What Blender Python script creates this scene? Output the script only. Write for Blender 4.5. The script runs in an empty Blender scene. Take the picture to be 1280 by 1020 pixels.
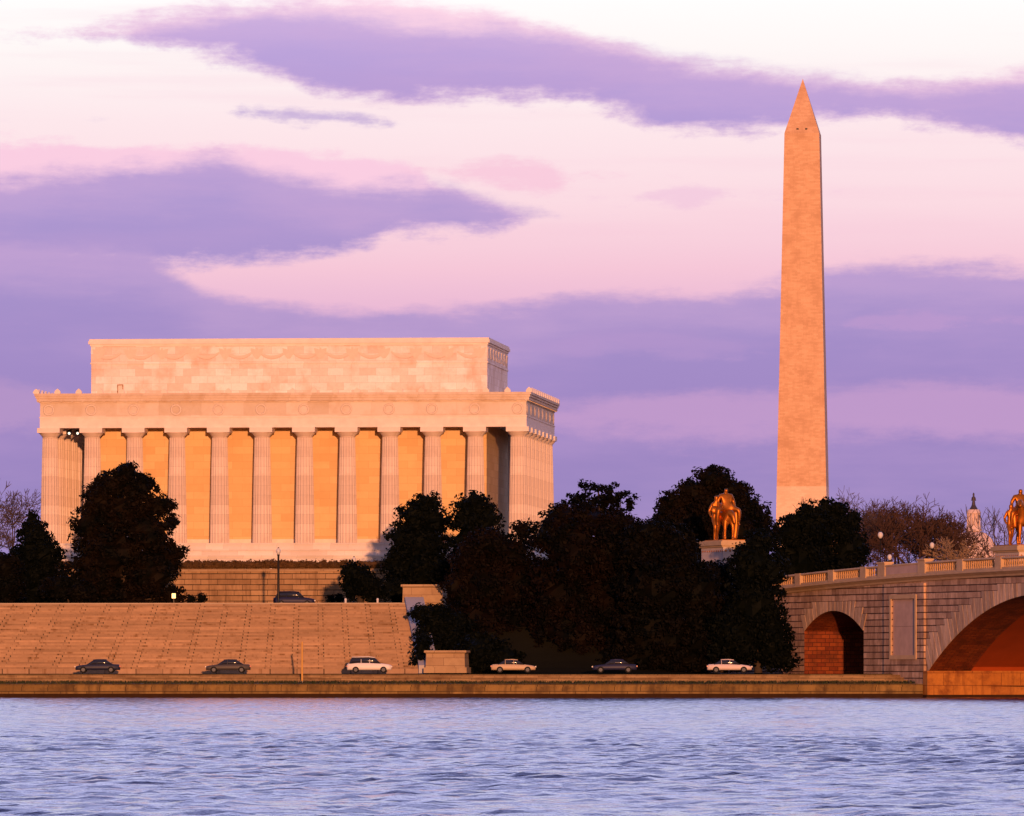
import bpy, bmesh, math, random
import numpy as np
from mathutils import Vector, Matrix

# ------------------------------------------------------------------ camera, sky, sun, exposure
scene = bpy.context.scene
C = scene.collection
F = 8774.0          # focal length in photo pixels (1280 wide)
H = 2.6             # eye height above the river
HY = 840.0          # photo row of the eye level
cam_d = bpy.data.cameras.new('camera')
cam = bpy.data.objects.new('camera', cam_d)
C.objects.link(cam)
cam.location = (0, 0, H)
cam.rotation_euler = (math.radians(90), 0, 0)
cam_d.sensor_width = 36.0
cam_d.lens = 36.0 * F / 1280.0
cam_d.shift_y = (HY - 510.0) / 1280.0
cam_d.clip_start = 1.0
cam_d.clip_end = 30000.0
scene.camera = cam
scene.view_settings.view_transform = 'Standard'
scene.view_settings.look = 'None'
scene.view_settings.exposure = 0.0
scene.view_settings.gamma = 1.0
scene.cycles.max_bounces = 6

SUN_EL = math.radians(3.0)
SUN_DIR = Vector((0.0767 * math.cos(SUN_EL), -0.997 * math.cos(SUN_EL), math.sin(SUN_EL))).normalized()
sun_d = bpy.data.lights.new('sun', 'SUN')
sun_d.energy = 4.4
sun_d.angle = math.radians(0.5)
sun_d.color = (1.0, 0.425, 0.185)
sun = bpy.data.objects.new('sun', sun_d)
C.objects.link(sun)
sun.rotation_euler = (-SUN_DIR).to_track_quat('-Z', 'Y').to_euler()
sun.location = (40, -300, 60)


def lin(r, g, b):
    def f(c):
        c /= 255.0
        return c / 12.92 if c <= 0.04045 else ((c + 0.055) / 1.055) ** 2.4
    return (f(r), f(g), f(b), 1.0)


class NT:
    """small node-tree writer"""
    def __init__(self, tree):
        self.t = tree
        self.n = tree.nodes
        self.l = tree.links

    def new(self, typ, **kw):
        nd = self.n.new(typ)
        for k, v in kw.items():
            setattr(nd, k, v)
        return nd

    def put(self, sock, v):
        if hasattr(v, 'is_linked') or isinstance(v, bpy.types.NodeSocket):
            self.l.new(v, sock)
        else:
            sock.default_value = v

    def m(self, op, a, b=0.0, c=0.0, clamp=False):
        nd = self.n.new('ShaderNodeMath')
        nd.operation = op
        nd.use_clamp = clamp
        for i, v in enumerate((a, b, c)):
            self.put(nd.inputs[i], v)
        return nd.outputs[0]

    def smooth(self, x, lo, hi):
        nd = self.n.new('ShaderNodeMapRange')
        nd.interpolation_type = 'SMOOTHSTEP'
        self.put(nd.inputs['Value'], x)
        self.put(nd.inputs['From Min'], lo)
        self.put(nd.inputs['From Max'], hi)
        return nd.outputs[0]

    def mix(self, f, a, b, typ='MIX'):
        nd = self.n.new('ShaderNodeMix')
        nd.data_type = 'RGBA'
        nd.blend_type = typ
        self.put(nd.inputs[0], f)
        self.put(nd.inputs[6], a)
        self.put(nd.inputs[7], b)
        return nd.outputs[2]

    def comb(self, x, y, z=0.0):
        nd = self.n.new('ShaderNodeCombineXYZ')
        for i, v in enumerate((x, y, z)):
            self.put(nd.inputs[i], v)
        return nd.outputs[0]

    def noise(self, vec, scale, detail=4.0, rough=0.5, w=None):
        nd = self.n.new('ShaderNodeTexNoise')
        self.put(nd.inputs['Vector'], vec)
        nd.inputs['Scale'].default_value = scale
        nd.inputs['Detail'].default_value = detail
        nd.inputs['Roughness'].default_value = rough
        return nd.outputs[0]

    def ramp(self, fac, stops, interp='LINEAR'):
        nd = self.n.new('ShaderNodeValToRGB')
        nd.color_ramp.interpolation = interp
        el = nd.color_ramp.elements
        while len(el) < len(stops):
            el.new(0.5)
        for e, (p, c) in zip(el, stops):
            e.position = p
        for e, (p, c) in zip(el, stops):
            e.color = c
        self.put(nd.inputs[0], fac)
        return nd.outputs[0]

    def curve(self, x, pts):
        nd = self.n.new('ShaderNodeFloatCurve')
        c = nd.mapping.curves[0]
        for _ in range(len(pts) - 2):
            c.points.new(0.5, 0.5)
        for p, (a, b) in zip(c.points, pts):
            p.location = (a, b)
            p.handle_type = 'AUTO_CLAMPED'
        nd.mapping.extend = 'HORIZONTAL'
        nd.mapping.update()
        self.put(nd.inputs['Value'], x)
        return nd.outputs[0]


def build_world():
    w = bpy.data.worlds.new('World')
    scene.world = w
    w.use_nodes = True
    t = NT(w.node_tree)
    t.n.clear()
    out = t.new('ShaderNodeOutputWorld')
    bg = t.new('ShaderNodeBackground')
    t.l.new(bg.outputs[0], out.inputs[0])
    tc = t.new('ShaderNodeTexCoord')
    sep = t.new('ShaderNodeSeparateXYZ')
    t.l.new(tc.outputs['Generated'], sep.inputs[0])
    x, y, z = sep.outputs
    # azimuth and elevation of the sky direction (radians, 0 = due along the view of the river)
    az = t.m('ARCTAN2', x, y)
    el = t.m('ARCSINE', z)
    U = t.m('ADD', t.m('MULTIPLY', az, F / 1280.0), 0.5)              # one sky window of 8.3 degrees
    P = t.m('SUBTRACT', HY / 1020.0, t.m('MULTIPLY', el, F / 1020.0))  # 1020 rows of 0.0065 degrees
    uv = t.comb(t.m('MULTIPLY', U, 2.6), t.m('MULTIPLY', P, 9.0), 0.0)
    n1 = t.noise(uv, 1.6, 6.0, 0.55)
    uvb = t.comb(t.m('MULTIPLY', U, 7.0), t.m('MULTIPLY', P, 40.0), 3.0)
    n2 = t.noise(uvb, 1.0, 5.0, 0.6)
    warp = t.m('ADD', t.m('MULTIPLY', t.m('SUBTRACT', n1, 0.5), 0.034), t.m('MULTIPLY', t.m('SUBTRACT', n2, 0.5), 0.030))
    Pw = t.m('ADD', P, warp)
    Uw = t.m('ADD', U, t.m('MULTIPLY', t.m('SUBTRACT', n2, 0.5), 0.03))

    def K(pts):
        return t.curve(Uw, [(a / 1280.0, b / 1020.0) for a, b in pts])

    clear = t.ramp(P, [
        (0.00, lin(255, 253, 251)), (0.06, lin(255, 248, 247)), (0.15, lin(254, 232, 236)), (0.25, lin(252, 219, 227)),
        (0.33, lin(246, 199, 216)), (0.40, lin(230, 180, 212)), (0.50, lin(190, 152, 202)), (0.60, lin(165, 138, 193)), (0.82, lin(150, 132, 186))])
    streak = t.noise(t.comb(t.m('MULTIPLY', U, 2.0), t.m('MULTIPLY', P, 26.0), 9.0), 1.0, 4.0, 0.55)
    clear = t.mix(t.m('MULTIPLY', t.smooth(streak, 0.48, 0.72), 0.18), clear, lin(246, 196, 216))
    purple = t.ramp(P, [(0.0, lin(194, 168, 222)), (0.12, lin(182, 158, 215)), (0.25, lin(174, 152, 209)), (0.38, lin(166, 144, 202)), (0.52, lin(160, 136, 196)), (0.62, lin(154, 134, 192)), (0.82, lin(148, 130, 186))])
    puff = t.noise(t.comb(t.m('MULTIPLY', U, 3.0), t.m('MULTIPLY', P, 12.0), 5.0), 1.3, 5.0, 0.55)
    purple = t.mix(t.m('MULTIPLY', t.smooth(puff, 0.40, 0.75), 0.30), purple, lin(196, 160, 210))
    pinkrim = lin(251, 205, 226)
    col = clear

    # fine structure that frays the cloud edges
    n3 = t.noise(t.comb(t.m('MULTIPLY', U, 24.0), t.m('MULTIPLY', P, 42.0), 1.0), 1.0, 7.0, 0.68)
    n4 = t.noise(t.comb(t.m('MULTIPLY', U, 4.0), t.m('MULTIPLY', P, 22.0), 7.0), 1.0, 6.0, 0.6)
    fray = t.m('ADD', t.m('MULTIPLY', t.m('SUBTRACT', n3, 0.5), 0.042), t.m('MULTIPLY', t.m('SUBTRACT', n4, 0.5), 0.030))

    def cloud(col, top, bot, soft_t, soft_b, colour, amount=1.0, body=False, grow=5.0):
        dt = t.m('ADD', t.m('SUBTRACT', Pw, K(top)), t.m('MULTIPLY', fray, 0.8))
        db = t.m('ADD', t.m('SUBTRACT', K(bot), Pw), fray)
        if body:
            # upper parts catch the pink, undersides are bluer
            g = t.m('ADD', dt, t.m('MULTIPLY', t.m('SUBTRACT', n4, 0.5), 0.08))
            colour = t.mix(t.m('MULTIPLY', t.m('SUBTRACT', 1.0, t.smooth(g, 0.0, 0.075)), 0.28), colour, lin(226, 182, 218))
        a = t.smooth(dt, -(soft_t + grow) / 1020.0, (soft_t - grow) / 1020.0)
        b = t.smooth(db, -(soft_b + grow) / 1020.0, (soft_b - grow) / 1020.0)
        f = t.m('MULTIPLY', t.m('MULTIPLY', a, b), amount)
        return t.mix(f, col, colour)

    # high cloud: pink upper rim, then the violet body
    A_top = [(0, 60), (130, 38), (250, 16), (400, 8), (500, 12), (640, 28), (750, 52), (850, 80), (950, 96), (1050, 110), (1150, 112), (1280, 98)]
    A_bot = [(0, 40), (130, 44), (250, 62), (340, 82), (400, 106), (500, 120), (600, 122), (700, 124), (770, 128), (820, 150), (880, 157), (980, 152), (1050, 142), (1110, 142), (1180, 154), (1280, 172)]
    A_in = [(0, 70), (130, 48), (250, 26), (330, 20), (430, 28), (520, 42), (640, 44), (750, 60), (850, 80), (950, 98), (1050, 112), (1150, 118), (1280, 108)]
    col = cloud(col, A_top, A_bot, 12, 14, pinkrim, 0.9)
    col = cloud(col, A_in, A_bot, 20, 14, purple, 1.0, True)
    # thin streak
    col = cloud(col, [(0, 160), (270, 156), (310, 136), (400, 138), (480, 151), (520, 170), (1280, 190)],
                [(0, 140), (270, 140), (320, 148), (400, 158), (470, 159), (520, 150), (1280, 150)], 9, 9, purple, 0.7, False, 0.0)
    # left cloud with pink rim
    C_top = [(0, 186), (200, 190), (290, 194), (400, 201), (500, 214), (550, 240), (620, 262), (660, 276), (1280, 330)]
    C_bot = [(0, 320), (150, 322), (300, 320), (400, 314), (465, 302), (485, 288), (560, 284), (640, 272), (670, 262), (1280, 230)]
    C_in = [(0, 232), (100, 226), (200, 216), (270, 204), (330, 224), (400, 236), (450, 244), (550, 242), (600, 254), (650, 268), (1280, 330)]
    col = cloud(col, C_top, C_bot, 8, 11, pinkrim, 0.95)
    col = cloud(col, C_in, C_bot, 17, 13, purple, 1.0, True)
    # pink wisps
    col = cloud(col, [(0, 240), (540, 224), (600, 208), (660, 206), (720, 222), (1280, 240)], [(0, 200), (540, 212), (600, 222), (690, 230), (730, 214), (1280, 200)], 9, 9, lin(249, 200, 220), 0.8)
    col = cloud(col, [(0, 260), (780, 250), (850, 236), (900, 246), (1280, 262)], [(0, 220), (780, 236), (860, 250), (900, 242), (1280, 230)], 8, 8, lin(240, 196, 222), 0.6)
    # low bank of cloud
    D_top = [(0, 312), (100, 316), (180, 328), (220, 350), (260, 374), (300, 387), (400, 394), (500, 398), (560, 397), (640, 394), (700, 379), (780, 375), (900, 372), (970, 367), (1030, 350), (1180, 341), (1280, 346)]
    col = cloud(col, D_top, [(0, 1000), (1280, 1000)], 15, 5, purple, 1.0, True)
    # pink gaps inside the bank
    pinkgap = lin(196, 156, 204)
    col = cloud(col, [(0, 520), (600, 520), (760, 508), (900, 500), (1040, 490), (1160, 484), (1280, 488)], [(0, 500), (600, 520), (760, 536), (900, 545), (1040, 545), (1160, 540), (1280, 550)], 14, 16, pinkgap, 0.85)
    col = cloud(col, [(0, 420), (1000, 416), (1090, 402), (1150, 396), (1200, 404), (1280, 412)], [(0, 390), (1000, 398), (1100, 408), (1160, 410), (1200, 400), (1280, 398)], 6, 6, lin(190, 154, 206), 0.7)
    col = cloud(col, [(0, 486), (50, 494), (120, 512), (1280, 520)], [(0, 536), (60, 530), (120, 500), (1280, 480)], 12, 12, lin(184, 150, 200), 0.8)
    col = cloud(col, [(0, 440), (640, 440), (760, 424), (880, 428), (960, 440), (1280, 440)], [(0, 420), (640, 430), (760, 440), (880, 440), (960, 430), (1280, 420)], 10, 10, lin(182, 150, 204), 0.6)

    # the rest of the sky: evening air overhead, dusk violet round the horizon
    sky = t.new('ShaderNodeTexSky')
    sky.sky_type = 'NISHITA'
    sky.sun_disc = False
    sky.sun_elevation = SUN_EL
    sky.sun_rotation = math.atan2(SUN_DIR.x, SUN_DIR.y)
    skyc = t.mix(1.0, sky.outputs[0], (0.05, 0.05, 0.05, 1), 'MULTIPLY')
    e90 = t.m('MULTIPLY', el, 1.0 / 1.5708)
    front = t.ramp(e90, [(0.0, (0.42, 0.31, 0.60, 1)), (0.061, (1.15, 1.08, 1.36, 1)), (0.10, (1.12, 1.10, 1.84, 1)), (0.20, (0.84, 0.86, 1.66, 1)), (0.33, (0.40, 0.43, 1.1, 1)), (0.5, (0.16, 0.18, 0.5, 1)), (1.0, (0.10, 0.11, 0.25, 1))])
    back = t.ramp(e90, [(0.0, (0.26, 0.17, 0.27, 1)), (0.06, (0.24, 0.18, 0.30, 1)), (0.2, (0.14, 0.125, 0.27, 1)), (1.0, (0.10, 0.11, 0.25, 1))])
    upper = t.mix(t.smooth(t.m('ABSOLUTE', az), 0.45, 1.4), front, back)
    upper = t.mix(1.0, upper, skyc, 'ADD')
    f_el = t.smooth(el, 0.085, 0.16)
    f_az = t.smooth(t.m('ABSOLUTE', az), 0.10, 0.55)
    f = t.m('MAXIMUM', f_el, f_az)
    col = t.mix(f, col, upper)
    t.l.new(col, bg.inputs['Color'])
    bg.inputs['Strength'].default_value = 1.0


build_world()

# ------------------------------------------------------------------ helpers
rng = np.random.default_rng(7)
random.seed(5)


def at(px, Y, py=None):
    """world X (and Z) of a point seen at a photo column / row at distance Y"""
    X = (px - 640.0) * Y / F
    if py is None:
        return X
    return X, H + (HY - py) * Y / F


class MB:
    def __init__(self):
        self.v, self.f, self.s = [], [], []

    def add(self, vs, fs, smooth=False):
        b = len(self.v)
        self.v.extend([tuple(p) for p in vs])
        for f in fs:
            self.f.append(tuple(b + i for i in f))
            self.s.append(smooth)
        return self

    def box(self, x0, x1, y0, y1, z0, z1):
        vs = [(x0, y0, z0), (x1, y0, z0), (x1, y1, z0), (x0, y1, z0), (x0, y0, z1), (x1, y0, z1), (x1, y1, z1), (x0, y1, z1)]
        return self.add(vs, [(0, 3, 2, 1), (4, 5, 6, 7), (0, 1, 5, 4), (1, 2, 6, 5), (2, 3, 7, 6), (3, 0, 4, 7)])

    def frustum(self, cx, cy, a0, b0, z0, a1, b1, z1):
        """box whose half sizes go from (a0,b0) to (a1,b1)"""
        vs = [(cx + sx * a, cy + sy * b, z) for a, b, z in ((a0, b0, z0), (a1, b1, z1)) for sx, sy in ((-1, -1), (1, -1), (1, 1), (-1, 1))]
        return self.add(vs, [(0, 3, 2, 1), (4, 5, 6, 7), (0, 1, 5, 4), (1, 2, 6, 5), (2, 3, 7, 6), (3, 0, 4, 7)])

    def lathe(self, prof, n=24, cx=0.0, cy=0.0, smooth=True, flute=None):
        """prof: [(r, z)] from bottom to top; flute(i, r) gives the radius of vertex i"""
        vs = []
        for r, z in prof:
            for i in range(n):
                a = 2 * math.pi * i / n
                rr = flute(i, r) if flute else r
                vs.append((cx + rr * math.cos(a), cy + rr * math.sin(a), z))
        fs = []
        for k in range(len(prof) - 1):
            for i in range(n):
                j = (i + 1) % n
                fs.append((k * n + i, k * n + j, (k + 1) * n + j, (k + 1) * n + i))
        self.add(vs, fs, smooth)
        self.add([vs[i] for i in range(n)], [tuple(reversed(range(n)))])
        m = (len(prof) - 1) * n
        self.add([vs[m + i] for i in range(n)], [tuple(range(n))])
        return self

    def tube(self, p0, p1, r0, r1, n=6, smooth=True):
        p0, p1 = Vector(p0), Vector(p1)
        d = p1 - p0
        if d.length < 1e-6:
            return self
        d.normalize()
        a = d.orthogonal().normalized()
        b = d.cross(a)
        vs = []
        for p, r in ((p0, r0), (p1, r1)):
            for i in range(n):
                t = 2 * math.pi * i / n
                vs.append(p + a * (r * math.cos(t)) + b * (r * math.sin(t)))
        fs = [(i, (i + 1) % n, n + (i + 1) % n, n + i) for i in range(n)]
        self.add(vs, fs, smooth)
        self.add(vs[:n], [tuple(reversed(range(n)))])
        self.add(vs[n:], [tuple(range(n))])
        return self

    def ball(self, c, r, nu=12, nv=8, jit=0.0, rg=None):
        cx, cy, cz = c
        rx, ry, rz = (r, r, r) if not hasattr(r, '__len__') else r
        prof = []
        vs, fs = [], []
        for k in range(1, nv):
            ph = math.pi * k / nv - math.pi / 2
            for i in range(nu):
                a = 2 * math.pi * i / nu
                q = 1.0 + (rg.normal() * jit if rg is not None else 0.0)
                vs.append((cx + q * rx * math.cos(ph) * math.cos(a), cy + q * ry * math.cos(ph) * math.sin(a), cz + q * rz * math.sin(ph)))
        for k in range(nv - 2):
            for i in range(nu):
                j = (i + 1) % nu
                fs.append((k * nu + i, k * nu + j, (k + 1) * nu + j, (k + 1) * nu + i))
        b, tp = len(vs), len(vs) + 1
        vs += [(cx, cy, cz - rz), (cx, cy, cz + rz)]
        for i in range(nu):
            j = (i + 1) % nu
            fs.append((b, j, i))
            m = (nv - 2) * nu
            fs.append((tp, m + i, m + j))
        return self.add(vs, fs, True)

    def prism(self, poly, axis, a0, a1):
        """poly: 2-D outline, extruded along axis x|y|z between a0 and a1"""
        n = len(poly)
        def p(u, w, a):
            return {'x': (a, u, w), 'y': (u, a, w), 'z': (u, w, a)}[axis]
        vs = [p(u, w, a0) for u, w in poly] + [p(u, w, a1) for u, w in poly]
        fs = [tuple(range(n)), tuple(reversed(range(n, 2 * n)))]
        fs += [(i, n + i, n + (i + 1) % n, (i + 1) % n) for i in range(n)]
        return self.add(vs, fs)

    def build(self, name, mat, parent=None, recalc=True):
        me = bpy.data.meshes.new(name)
        me.from_pydata(self.v, [], self.f)
        me.polygons.foreach_set('use_smooth', self.s)
        if recalc:
            bm = bmesh.new()
            bm.from_mesh(me)
            bmesh.ops.recalc_face_normals(bm, faces=bm.faces)
            bm.to_mesh(me)
            bm.free()
        for mm in (mat if isinstance(mat, (list, tuple)) else [mat]):
            me.materials.append(mm)
        o = bpy.data.objects.new(name, me)
        C.objects.link(o)
        if parent is not None:
            o.parent = parent
        return o


def tag(o, label=None, cat=None, group=None, kind=None):
    if label: o['label'] = label
    if cat: o['category'] = cat
    if group: o['group'] = group
    if kind: o['kind'] = kind
    return o


def empty(name, label, cat, loc=(0, 0, 0), rz=0.0, group=None):
    o = bpy.data.objects.new(name, None)
    C.objects.link(o)
    o.location = loc
    o.rotation_euler = (0, 0, rz)
    return tag(o, label, cat, group)


def copy_tree(o, parent=None):
    c = o.copy()
    C.objects.link(c)
    if parent is not None:
        c.parent = parent
    for ch in list(o.children):
        copy_tree(ch, c)
    return c


# ------------------------------------------------------------------ materials
def mat_new(name):
    m = bpy.data.materials.new(name)
    m.use_nodes = True
    t = NT(m.node_tree)
    b = m.node_tree.nodes['Principled BSDF']
    return m, t, b


def plain(name, col, rough=0.6, metal=0.0, spec=0.3, var=0.0, scale=2.0):
    m, t, b = mat_new(name)
    c = (*col, 1.0)
    if var:
        tc = t.new('ShaderNodeTexCoord')
        nz = t.noise(tc.outputs['Object'], scale, 5.0, 0.6)
        k = t.m('ADD', t.m('MULTIPLY', t.m('SUBTRACT', nz, 0.5), 2.0 * var), 1.0)
        c = t.mix(1.0, c, t.comb(k, k, k), 'MULTIPLY')
    t.put(b.inputs['Base Color'], c)
    b.inputs['Roughness'].default_value = rough
    b.inputs['Metallic'].default_value = metal
    b.inputs['Specular IOR Level'].default_value = spec
    return m


def masonry(name, c1, c2, cj, bw, bh, joint=0.03, stain=(0.5, 0.5, 0.5), stain_amt=0.0, stain_scale=0.3, bump=0.15,
            fine=0.10, mode='xz', rough=0.75, offset=0.5, streak=0.0, groove=0.0):
    """coursed stone: blocks bw x bh metres with joints, per-block tint, blotches and vertical streaks of dirt"""
    m, t, b = mat_new(name)
    tc = t.new('ShaderNodeTexCoord')
    sep = t.new('ShaderNodeSeparateXYZ')
    t.l.new(tc.outputs['Object'], sep.inputs[0])
    x, y, z = sep.outputs
    if mode == 'xz':
        u, v = t.m('ADD', x, y), z
    elif mode == 'xy':
        u, v = x, y
    else:
        u, v = t.m('ADD', y, t.m('MULTIPLY', z, 0.0)), t.m('ADD', x, z)
    vec = t.comb(u, v)
    br = t.new('ShaderNodeTexBrick')
    br.offset = offset
    t.put(br.inputs['Vector'], vec)
    br.inputs['Color1'].default_value = (*c1, 1)
    br.inputs['Color2'].default_value = (*c2, 1)
    br.inputs['Mortar'].default_value = (*cj, 1)
    br.inputs['Scale'].default_value = 1.0
    br.inputs['Mortar Size'].default_value = joint
    br.inputs['Mortar Smooth'].default_value = 0.3
    br.inputs['Bias'].default_value = 0.0
    br.inputs['Brick Width'].default_value = bw
    br.inputs['Row Height'].default_value = bh
    col = br.outputs['Color']
    nz = t.noise(t.comb(x, y, z), 3.0, 6.0, 0.65)
    k = t.m('ADD', t.m('MULTIPLY', t.m('SUBTRACT', nz, 0.5), 2.0 * fine), 1.0)
    col = t.mix(1.0, col, t.comb(k, k, k), 'MULTIPLY')
    if stain_amt:
        sn = t.noise(t.comb(x, y, z), stain_scale, 6.0, 0.6)
        col = t.mix(t.m('MULTIPLY', t.smooth(sn, 0.45, 0.72), stain_amt), col, (*stain, 1))
    if streak:
        sv = t.noise(t.comb(t.m('MULTIPLY', u, 1.3), t.m('MULTIPLY', v, 0.14), 2.0), 1.0, 5.0, 0.65)
        col = t.mix(t.m('MULTIPLY', t.smooth(sv, 0.45, 0.75), streak), col, (*stain, 1))
    gv = None
    if groove:
        wob = t.noise(t.comb(t.m('MULTIPLY', u, 0.5), v, 4.0), 1.0, 4.0, 0.6)
        fr = t.m('FRACT', t.m('DIVIDE', v, bh))
        gd = t.m('MINIMUM', fr, t.m('SUBTRACT', 1.0, fr))
        gv = t.m('LESS_THAN', gd, t.m('MULTIPLY', groove, t.m('ADD', 0.1, t.m('MULTIPLY', wob, 0.95))))
        col = t.mix(t.m('MULTIPLY', gv, 0.85), col, (cj[0] * 0.4, cj[1] * 0.3, cj[2] * 0.25, 1))
    t.put(b.inputs['Base Color'], col)
    b.inputs['Roughness'].default_value = rough
    b.inputs['Specular IOR Level'].default_value = 0.25
    bp = t.new('ShaderNodeBump')
    bp.inputs['Strength'].default_value = bump
    bp.inputs['Distance'].default_value = 0.08
    hgt = t.m('ADD', t.m('MULTIPLY', t.m('SUBTRACT', 1.0, br.outputs['Fac']), 1.0), t.m('MULTIPLY', nz, 0.5))
    t.put(bp.inputs['Height'], hgt)
    t.l.new(bp.outputs[0], b.inputs['Normal'])
    return m


M = {}
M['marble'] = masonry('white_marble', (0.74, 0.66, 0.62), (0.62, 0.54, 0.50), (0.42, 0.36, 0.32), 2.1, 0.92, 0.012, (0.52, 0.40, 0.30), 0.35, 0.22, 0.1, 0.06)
M['marble_wall'] = masonry('cella_marble_bounce', (0.72, 0.51, 0.27), (0.62, 0.41, 0.20), (0.42, 0.27, 0.13), 2.3, 0.88, 0.012, (0.55, 0.33, 0.15), 0.4, 0.18, 0.1, 0.08)  # orange light bounced between wall and columns is put into this colour
M['marble_trim'] = plain('marble_trim', (0.76, 0.64, 0.59), 0.7, 0, 0.25, 0.2, 1.1)
M['marble_column'] = masonry('column_marble_bounce', (0.73, 0.60, 0.52), (0.60, 0.47, 0.40), (0.40, 0.30, 0.25), 60.0, 1.12, 0.012, (0.5, 0.36, 0.28), 0.4, 0.45, 0.05, 0.08)  # colour carries some of the portico's warm bounce light
M['attic_marble'] = masonry('attic_marble', (0.86, 0.76, 0.76), (0.68, 0.55, 0.49), (0.48, 0.38, 0.33), 1.9, 0.86, 0.012, (0.52, 0.36, 0.25), 0.6, 0.35, 0.1, 0.18)
M['granite'] = masonry('terrace_granite', (0.40, 0.25, 0.13), (0.28, 0.165, 0.08), (0.05, 0.03, 0.015), 1.9, 0.62, 0.03, (0.12, 0.06, 0.025), 0.6, 0.35, 0.5, 0.15, streak=0.7, groove=0.12)
M['step_stone'] = plain('step_stone', (0.40, 0.30, 0.21), 0.8, 0, 0.2, 0.2, 1.2)
M['pedestal_stone'] = masonry('pedestal_granite', (0.40, 0.27, 0.15), (0.33, 0.21, 0.115), (0.14, 0.08, 0.045), 2.2, 0.8, 0.02, (0.20, 0.12, 0.06), 0.4, 0.5, 0.3, 0.12)
M['seawall'] = masonry('seawall_granite', (0.25, 0.15, 0.045), (0.15, 0.085, 0.022), (0.03, 0.016, 0.006), 2.6, 0.66, 0.03, (0.05, 0.024, 0.008), 0.75, 0.6, 0.5, 0.3, streak=0.8)
M['embank'] = masonry('embankment_stone', (0.30, 0.19, 0.09), (0.19, 0.115, 0.05), (0.06, 0.035, 0.02), 2.2, 0.28, 0.02, (0.09, 0.04, 0.014), 0.75, 0.5, 0.3, 0.35)
M['bridge'] = masonry('bridge_granite', (0.62, 0.40, 0.275), (0.36, 0.215, 0.14), (0.13, 0.065, 0.04), 1.9, 0.66, 0.03, (0.18, 0.095, 0.055), 0.7, 0.6, 0.8, 0.28, streak=0.85, groove=0.15)
M['bridge_trim'] = plain('bridge_trim', (0.50, 0.335, 0.20), 0.8, 0, 0.2, 0.3, 0.9)
def voussoir_mat():
    m, t, b = mat_new('voussoir_granite')
    tc = t.new('ShaderNodeTexCoord')
    geo = t.new('ShaderNodeNewGeometry')
    sep = t.new('ShaderNodeSeparateXYZ')
    t.l.new(tc.outputs['Object'], sep.inputs[0])
    rnd = geo.outputs['Random Per Island']
    nz = t.noise(tc.outputs['Object'], 2.5, 6.0, 0.65)
    st = t.noise(t.comb(t.m('MULTIPLY', sep.outputs[0], 2.6), rnd, t.m('MULTIPLY', sep.outputs[2], 0.3)), 1.0, 5.0, 0.65)
    k = t.m('ADD', t.m('ADD', 0.62, t.m('MULTIPLY', rnd, 0.42)), t.m('MULTIPLY', t.m('SUBTRACT', nz, 0.5), 0.5))
    col = t.mix(1.0, (0.64, 0.44, 0.31, 1), t.comb(k, k, k), 'MULTIPLY')
    col = t.mix(t.m('MULTIPLY', t.smooth(st, 0.42, 0.72), 0.7), col, (0.23, 0.12, 0.07, 1))
    t.put(b.inputs['Base Color'], col)
    b.inputs['Roughness'].default_value = 0.85
    b.inputs['Specular IOR Level'].default_value = 0.2
    return m


M['voussoir'] = voussoir_mat()
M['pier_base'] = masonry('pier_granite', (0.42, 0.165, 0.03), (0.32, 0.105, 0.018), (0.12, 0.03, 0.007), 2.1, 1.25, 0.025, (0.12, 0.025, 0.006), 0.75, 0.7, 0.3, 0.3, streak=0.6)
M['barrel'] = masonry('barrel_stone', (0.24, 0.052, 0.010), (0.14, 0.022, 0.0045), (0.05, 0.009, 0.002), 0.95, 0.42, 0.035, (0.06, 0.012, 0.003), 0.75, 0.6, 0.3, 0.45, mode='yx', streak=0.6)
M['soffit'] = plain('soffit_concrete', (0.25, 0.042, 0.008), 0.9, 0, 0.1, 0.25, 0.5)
M['baluster'] = plain('baluster_stone', (0.50, 0.29, 0.14), 0.8, 0, 0.2, 0.2, 3.0)
M['obelisk'] = masonry('obelisk_marble', (0.70, 0.44, 0.285), (0.58, 0.35, 0.215), (0.46, 0.27, 0.16), 1.5, 0.5, 0.012, (0.45, 0.25, 0.145), 0.6, 0.16, 0.1, 0.18, offset=0.37, streak=0.3)
M['obelisk_low'] = masonry('obelisk_low_marble', (0.80, 0.58, 0.44), (0.72, 0.50, 0.37), (0.55, 0.38, 0.28), 1.5, 0.5, 0.012, (0.56, 0.37, 0.26), 0.4, 0.12, 0.1, 0.1, offset=0.37)
M['white_stone'] = plain('painted_dome_stone', (0.62, 0.47, 0.45), 0.7, 0, 0.2, 0.06, 0.3)
M['dark_bronze'] = plain('dark_bronze', (0.06, 0.045, 0.06), 0.55, 0.3, 0.4)
M['gilt'] = plain('gilded_bronze', (0.46, 0.145, 0.018), 0.46, 0.8, 0.4, 0.9, 1.3)
M['statue_stone'] = plain('statue_pedestal_stone', (0.62, 0.50, 0.45), 0.8, 0, 0.2, 0.2, 1.5)
M['black_iron'] = plain('black_iron', (0.012, 0.011, 0.014), 0.5, 0.2, 0.4)
M['globe'] = plain('opal_globe', (0.58, 0.54, 0.54), 0.4, 0, 0.3)
M['tar'] = plain('asphalt', (0.045, 0.042, 0.042), 0.9, 0, 0.2, 0.2, 0.6)
M['soil'] = plain('winter_ground', (0.012, 0.011, 0.006), 0.95, 0, 0.05, 0.4, 0.2)
M['yellow'] = plain('yellow_post_paint', (0.58, 0.31, 0.07), 0.7)
M['bark'] = plain('dark_bark', (0.05, 0.035, 0.025), 0.9, 0, 0.1, 0.3, 3.0)
M['twig'] = plain('bare_twig_bark', (0.075, 0.040, 0.030), 0.9, 0, 0.05, 0.3, 0.6)
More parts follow.
